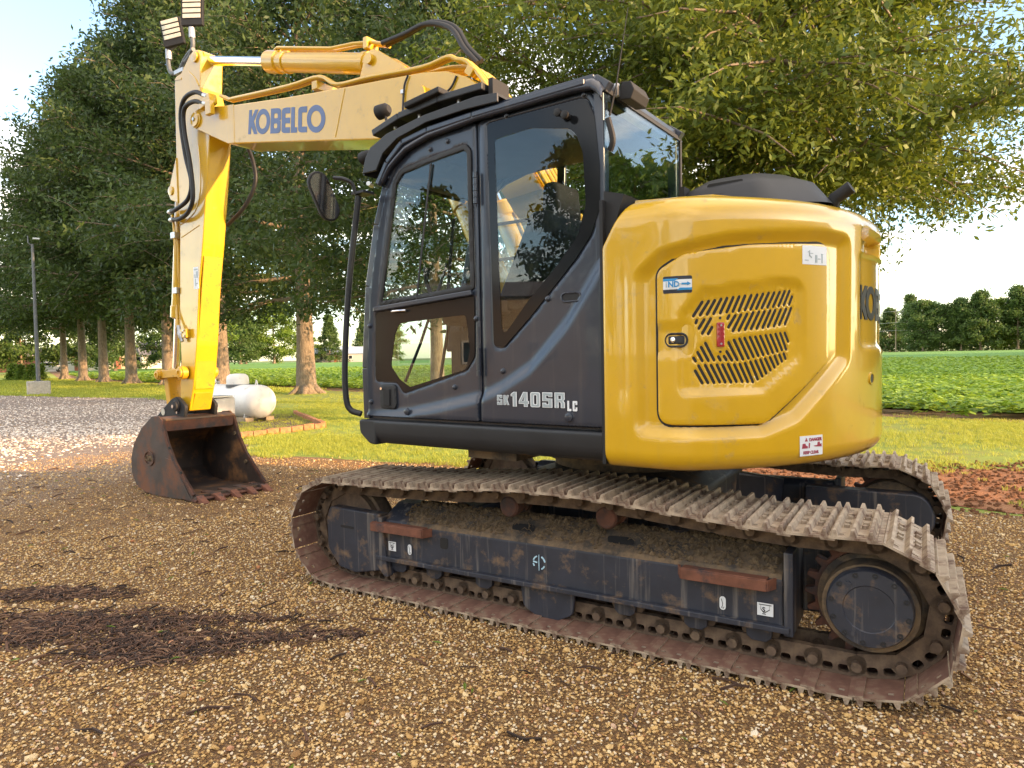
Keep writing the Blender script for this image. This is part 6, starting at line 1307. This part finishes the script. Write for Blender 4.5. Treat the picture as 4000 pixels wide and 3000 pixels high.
# lift cylinders either side
for y in (BL + .075, BR - .075):
    a, b = Vector((.62, y, 1.28)), Vector((1.655, y, 3.496)); d = (b - a).normalized()
    lc = MB(True).lathe(a, d, [(-.05, .06), (.0, .085), (.05, .085), (1.42, .085), (1.43, .10), (1.55, .10), (1.57, .06)], 28).build('lift_cylinder', 'yellow', EX, 40)
    MB(True).cyl(a + d * 1.56, b - d * .05, .045, n=20).build('piston_rod', 'chrome', lc)
    MB(True).lathe(b - Vector((0, .045, 0)), (0, 1, 0), [(0, .085), (.09, .085)], 20).build('rod_eye', 'yellow', lc)
    MB(True).tube([a + d * 1.48 + Vector((-.10, 0, .02)), a + d * .9 + Vector((-.11, 0, .02)), a + d * .2 + Vector((-.11, 0, .02))], .014, 8).build('cylinder_pipe', 'yellow', lc)
MB(True).bb((.55, .28, 1.0), (1.15, -.40, 1.25)).build('boom_bracket', 'charcoal', EX, None, .02)
for y in (.16, -.30): MB(True).prism(rpoly([(-.1, 1.0), (.62, 1.0), (.35, 1.72), (.12, 1.86), (-.05, 1.8)], .06, 4), y - .025, y + .025).build('boom_foot_plate', 'charcoal', EX, None, .01)
# ---- arm (dipper)
AL, AR = .060, -.197
arm = [(4.93, 4.40), (4.90, 4.72), (4.945, 4.80), (5.02, 4.815), (5.11, 4.79), (5.30, 4.64), (5.405, 4.63), (5.435, 4.56), (5.46, 3.60), (5.43, 3.0), (5.50, 2.1), (5.51, 1.43), (5.56, 1.08), (5.57, .96), (5.50, .90), (5.38, .92), (5.27, 1.21), (5.18, 1.65), (5.09, 2.29), (4.985, 2.755), (4.85, 3.475), (4.785, 3.86), (4.80, 3.98)]
AO = MB(True).prism(arm, AL, AR).build('arm', 'yellow', EX, None, .010)
# upper knuckle is narrower in front: gusset flange and web lines
MB(True).bar((5.29, AL + .001, 4.58), (5.415, AL + .001, 4.60), .01, .02).build('weld_seam', 'yellow', AO, None)
MB(True).tube(curve_pts([(5.14, AL + .001, 4.62), (5.02, AL + .001, 4.52), (4.95, AL + .001, 4.42)], 5), .007, 6).build('gusset_edge', 'yellow', AO)
MB(True).tube([(5.41, AL + .001, 2.86), (5.04, AL + .001, 2.95)], .005, 5).build('weld_seam', 'yellow', AO)
MB(True).tube(curve_pts([(5.0, AL + .001, 3.80), (4.98, AL + .001, 3.55), (5.0, AL + .001, 3.30), (5.10, AL + .001, 3.12), (5.30, AL + .001, 3.03), (5.44, AL + .001, 3.0)], 6), .006, 6).build('gusset_edge', 'yellow', AO)
MB(True).prism([(5.008, 2.62), (5.285, 1.17), (5.275, 1.165), (4.998, 2.615)], AL - .02, AR + .02).build('wear_plate', 'yellow_worn', AO, None)
MB(True).prism([(5.30, 1.12), (5.385, .935), (5.377, .93), (5.29, 1.115)], AL - .03, AR + .03).build('wear_plate', 'yellow_worn', AO, None)
for y in (AL + .001, AR - .001):
    MB(True).prism(rpoly([(5.44, 3.75), (5.57, 3.50), (5.63, 3.38), (5.58, 3.30), (5.44, 3.25)], [0, .05, .06, .05, 0], 4), y - .025 * (1 if y > 0 else -1) , y + .012 * (1 if y > 0 else -1)).build('cylinder_lug', 'yellow', AO, None, .005)
MB(True).lathe((5.565, AL - .01, 3.40), (0, 1, 0), [(0, .05), (.035, .05), (.04, .02)], 20).build('lug_pin', 'yellow', AO)
MB(True).lathe((5.0, AL - .01, 4.735), (0, 1, 0), [(0, .055), (.03, .055), (.034, .03)], 20).build('knuckle_pin', 'yellow', AO)
decal('warning_sticker', rect(0, 0, .10, .24), 5.19, 2.27, AL + .0003, 'white_decal', AO, up=True)
for P_ in (rect(.015, .205, .085, .22), rect(.03, .03, .045, .11), rect(.03, .05, .08, .065), rect(.055, .12, .085, .19), rect(.02, .12, .04, .16)): decal('sticker_print', P_, 5.19, 2.27, AL + .0016, 'grey_decal', AO, up=True)
# hoses from boom to arm
for P in ([(4.62, .19, 4.20), (4.80, .20, 4.275), (5.03, .19, 4.25), (5.14, .17, 4.07), (5.11, .15, 3.70), (5.03, .14, 3.40), (5.13, .13, 3.23), (5.40, .12, 3.16), (5.56, .09, 3.165)],
          [(4.62, .19, 4.12), (4.83, .20, 4.185), (5.03, .19, 4.15), (5.075, .17, 3.94), (5.02, .15, 3.58), (5.005, .14, 3.25), (5.12, .13, 3.10), (5.31, .12, 3.05), (5.53, .09, 3.07)]):
    MB(True).tube(curve_pts(P, 8), .023, 12).build('hydraulic_hose', 'rubber', AO)
    for q in (0, -1): MB(True).lathe(P[q], Vector(P[q]) - Vector(P[q + 1 if q == 0 else q - 1]), [(-.03, .027), (.04, .027), (.045, .02), (.07, .02)], 10).build('hose_coupling', 'steel', AO)
MB(True).tube(curve_pts([(4.62, AR - .06, 3.85), (4.52, AR - .08, 3.60), (4.50, AR - .08, 3.38), (4.66, AR - .05, 3.15), (4.95, AR - .02, 2.98)], 7), .022, 12).build('hydraulic_hose', 'rubber', AO)
for y, x0 in ((.045, 5.56), (-.02, 5.60)):
    MB(True).tube(curve_pts([(x0, y + .03, 3.13), (x0 - .03, y + .03, 2.95), (x0 - .035, y + .03, 2.4), (x0 - .01, y + .03, 2.2), (x0 - .02, y + .03, 2.05), (x0 - .08, y + .06, 1.86)], 5), .014, 8).build('arm_pipe', 'yellow', AO)
for z in (2.90, 2.28): MB(True).bb((5.50, -.05, z - .035), (5.59, .09, z + .035)).build('pipe_clamp', 'steel', AO, None, .004)
MB(True).tube(curve_pts([(5.47, .10, 1.88), (5.44, .10, 1.80), (5.40, .10, 1.70)], 4), [.02] * 4 + [.03] * 3 + [.018] * 2, 10).build('quick_coupler', 'galv', AO)
MB(True).bb((5.30, AL, 1.74), (5.42, AL + .05, 1.84)).build('coupler_bracket', 'yellow', AO, None, .006)
for x, z in ((5.33, 1.76), (5.38, 1.80), (5.34, 1.82)): MB(True).cyl((x, AL + .05, z), (x, AL + .062, z), .012, n=6).build('bracket_bolt', 'steel', AO, None)
# bucket cylinder in front of the arm
c0, c1 = Vector((5.575, YC, 3.40)), Vector((5.86, YC, 1.34)); d = (c1 - c0).normalized()
BC = MB(True).lathe(c0, d, [(-.05, .05), (.0, .062), (.04, .075), (1.28, .075), (1.29, .085), (1.42, .085), (1.44, .05)], 26).build('bucket_cylinder', 'yellow', EX, 40)
MB(True).cyl(c0 + d * 1.43, c1 - d * .04, .040, n=20).build('piston_rod', 'chrome', BC)
MB(True).lathe(c1 - Vector((0, .07, 0)), (0, 1, 0), [(0, .065), (.14, .065)], 20).build('rod_eye', 'yellow', BC)
# linkage
for y, s in ((.105, 1), (-.235, -1)):
    lk = MB(True).prism(capsule(5.40, 1.352, 5.885, 1.33, .045, 8), y - .022, y + .022).build('side_link', 'yellow_worn', EX, 30, .006)
    for x, z, r in ((5.40, 1.352, .075), (5.885, 1.33, .062)):
        MB(True).lathe((x, y - s * .03, z), (0, s, 0), [(0, r), (.065, r), (.07, r * .8), (.085, r * .75), (.088, r * .35), (.075, r * .3)], 20).build('link_boss', 'yellow_worn', lk, 40)
HL = MB(True).prism(rpoly([(5.84, 1.37), (5.93, 1.36), (5.86, .88), (5.76, .86)], .03, 3), .055, -.185).build('bucket_link', 'yellow_worn', EX, None, .02)
# ---- bucket
Yn, Yf = .392, -.472
side = [(5.335, .835), (5.42, .885), (5.56, .875), (5.80, .735), (5.985, .55), (6.06, .37), (6.05, .20), (5.96, .085), (5.80, .025), (5.56, .002), (5.14, .008), (4.80, .028), (4.755, .09), (4.905, .225), (5.105, .41), (5.23, .59)]
BK = MB(True).prism(side, Yn, Yn - .022)
back = [(5.30, .852), (5.45, .865), (5.56, .862), (5.795, .722), (5.972, .542), (6.045, .37), (6.035, .205), (5.95, .095), (5.795, .038), (5.56, .016), (5.14, .022), (4.78, .045)]
inn = [(p[0] - .02 if i > 2 and i < 8 else p[0], p[1] + (.022 if i >= 7 else -.02)) for i, p in enumerate(back)]
BKo = BK.build('bucket', 'bucket', EX, None, .004)
MB(True).prism(side, Yf, Yf + .022).build('side_plate', 'bucket_in', BKo, None, .004)
BK2 = MB(True); BK2.prism(back + inn[::-1], Yn - .0225, Yf + .0225); BK2.build('bucket_shell', 'bucket_in', BKo, 30)
MB(True).prism(rpoly([(5.32, .845), (5.50, .872), (5.50, .74), (5.43, .70), (5.33, .715)], .01, 2), Yn - .0235, Yf + .0235).build('top_beam', 'rust', BKo, None, .006)
MB(True).prism([(4.70, .035), (4.94, .055), (4.94, .015), (4.72, .008)], Yn + .004, Yf - .004).build('cutting_lip', 'rust', BKo, None, .004)
for y in (Yn + .001, Yf - .001):
    s = 1 if y > 0 else -1
    P_ = [(5.335, .835), (5.23, .59), (5.105, .41), (4.905, .225), (4.755, .09), (4.79, .07), (4.94, .21), (5.14, .395), (5.27, .58), (5.375, .83)]
    MB(True).prism(P_, y - s * .024, y + s * .006).build('side_edge', 'rust', BKo, None, .003)
MB(True).prism([(5.14, .42), (5.30, .44), (4.99, .02), (4.80, .03)], Yn, Yn + .007).build('side_cutter', 'bucket', BKo, None, .003)
for y in (.115, -.245):
    ear = rpoly([(5.90, .70), (5.96, .84), (5.62, 1.05), (5.50, 1.085), (5.40, 1.03), (5.33, .98), (5.36, .86), (5.41, .74), (5.5, .70)], [.02, .04, .08, .08, .06, .05, .06, .03, .02], 4)
    MB(True).prism(ear, y - .02, y + .02).build('ear', 'matte_black', BKo, 30, .006)
    s = 1 if y > 0 else -1
    MB(True).lathe((5.50, y, .975), (0, s, 0), [(0, .075), (.035, .075), (.04, .06), (.06, .055), (.064, .02)], 22).build('ear_boss', 'matte_black', BKo, 40)
    MB(True).cyl((5.50, y + s * .06, .975), (5.50, y + s * .075, .975), .022, n=6).build('pin_bolt', 'chrome', BKo, None)
    MB(True).cyl((5.47, y + s * .02, .905), (5.47, y + s * .045, .905), .014, n=8).build('grease_cap', 'chrome', BKo, None)
MB(True).cyl((5.50, .14, .975), (5.50, -.27, .975), .04, n=16).build('bucket_pin', 'steel', BKo)
MB(True).cyl((5.80, .14, .90), (5.80, -.27, .90), .04, n=16).build('bucket_pin', 'steel', BKo)
for k in range(5):
    y = Yn - .05 + (Yf - Yn + .10) * k / 4
    MB(True).prism([(4.97, .075), (4.72, .062), (4.72, .012), (4.97, .018)], y - .045, y + .045).build('tooth_adapter', 'bucket', BKo, None, .006)
    tb = MB(True); tb.add([(4.735, y - .042, .075), (4.735, y + .042, .075), (4.735, y + .042, .000), (4.735, y - .042, .000), (4.60, y - .030, .012), (4.60, y + .030, .012), (4.60, y + .030, -.004), (4.60, y - .030, -.004)], [(0, 1, 2, 3), (7, 6, 5, 4), (0, 4, 5, 1), (1, 5, 6, 2), (2, 6, 7, 3), (3, 7, 4, 0)])
    tb.build('tooth', 'rust_step', BKo, None, .006)
# maker's oval on the bucket cheek
panel('cast_oval', ellipse(5.64, .41, .105, .085, 32), [ellipse(5.64, .41, .088, .068, 32)], FL(Yn + .012, .014), 'bucket', BKo, g=.2)
text_mesh('CWI', .085, lambda u, v, w: np.stack([5.715 - u, u * 0 + Yn + .004 + np.asarray(w), .38 + v], 1), 'cast_letters', 'clod', BKo, .002, t=.006, sx=.85)
for x, y, z in ((5.30, Yf + .03, .62), (5.10, Yf + .03, .30)): MB(True).cyl((x, y - .01, z), (x, y + .012, z), .022, n=10).build('side_hole_plug', 'clod', BKo, None)
for x, z in ((5.20, .55), (4.985, .30)): MB(True).cyl((x, Yn, z), (x, Yn + .012, z), .016, n=10).build('side_hole_plug', 'matte_black', BKo, None)
# ---- flood lamps on the arm head
def flood(c, tilt, stem, label):
    c = Vector(c); R_ = Matrix.Rotation(tilt, 3, 'Y') @ Matrix.Rotation(rad(28), 3, 'Z'); R_ = Matrix.Rotation(rad(30), 3, 'Z') @ Matrix.Rotation(tilt, 3, 'Y')
    # panel faces the machine: local +y is the lit face
    def L(p): return c + R_ @ Vector(p)
    mb = MB(True); P = [Vector((sx * .122, sy * .022, sz * .15)) for sx in (-1, 1) for sy in (-1, 1) for sz in (-1, 1)]
    mb.add([L(p) for p in P], [(0, 1, 3, 2), (4, 6, 7, 5), (0, 4, 5, 1), (2, 3, 7, 6), (0, 2, 6, 4), (1, 5, 7, 3)]); f_ = mb.build('flood_lamp', 'matte_black', EX, None, .008); f_['label'] = label
    for k in range(4):
        z = .118 - k * .057; mb = MB(True); mb.add([L(p) for p in ((-.10, .024, z - .021), (.10, .024, z - .021), (.10, .024, z + .021), (-.10, .024, z + .021), (-.10, .030, z - .021), (.10, .030, z - .021), (.10, .030, z + .021), (-.10, .030, z + .021))], [(4, 5, 6, 7), (0, 1, 5, 4), (1, 2, 6, 5), (2, 3, 7, 6), (3, 0, 4, 7)]); mb.build('led_strip', 'lens', f_, None)
    MB(True).tube(curve_pts([L((0, -.03, -.12))] + [Vector(p) for p in stem], 5), .024, 10).build('conduit', 'pole_grey', f_)
    MB(True).cyl(Vector(stem[0]) + Vector((0, 0, .03)), Vector(stem[0]) + Vector((0, 0, -.08)), .034, n=12).build('conduit_joint', 'galv', f_)
flood((5.54, .0, 5.17), rad(10), [(5.64, .0, 4.98), (5.64, .0, 4.80), (5.55, .0, 4.72), (5.38, .0, 4.73)], 'lower tilted flood lamp')
flood((5.12, .0, 5.27), rad(-2), [(5.15, .0, 5.08), (5.14, .0, 4.92), (5.20, .0, 4.83), (5.30, .0, 4.78)], 'upper flood lamp')
MB(True).tube(curve_pts([(5.40, .0, 4.74), (5.33, .0, 4.80), (5.22, .0, 4.86), (5.10, .02, 4.86)], 5), .022, 10).build('lamp_conduit', 'pole_grey', EX)
MB(True).bb((5.26, .06, 4.66), (5.44, -.10, 4.70)).build('lamp_bracket', 'galv', EX, None)
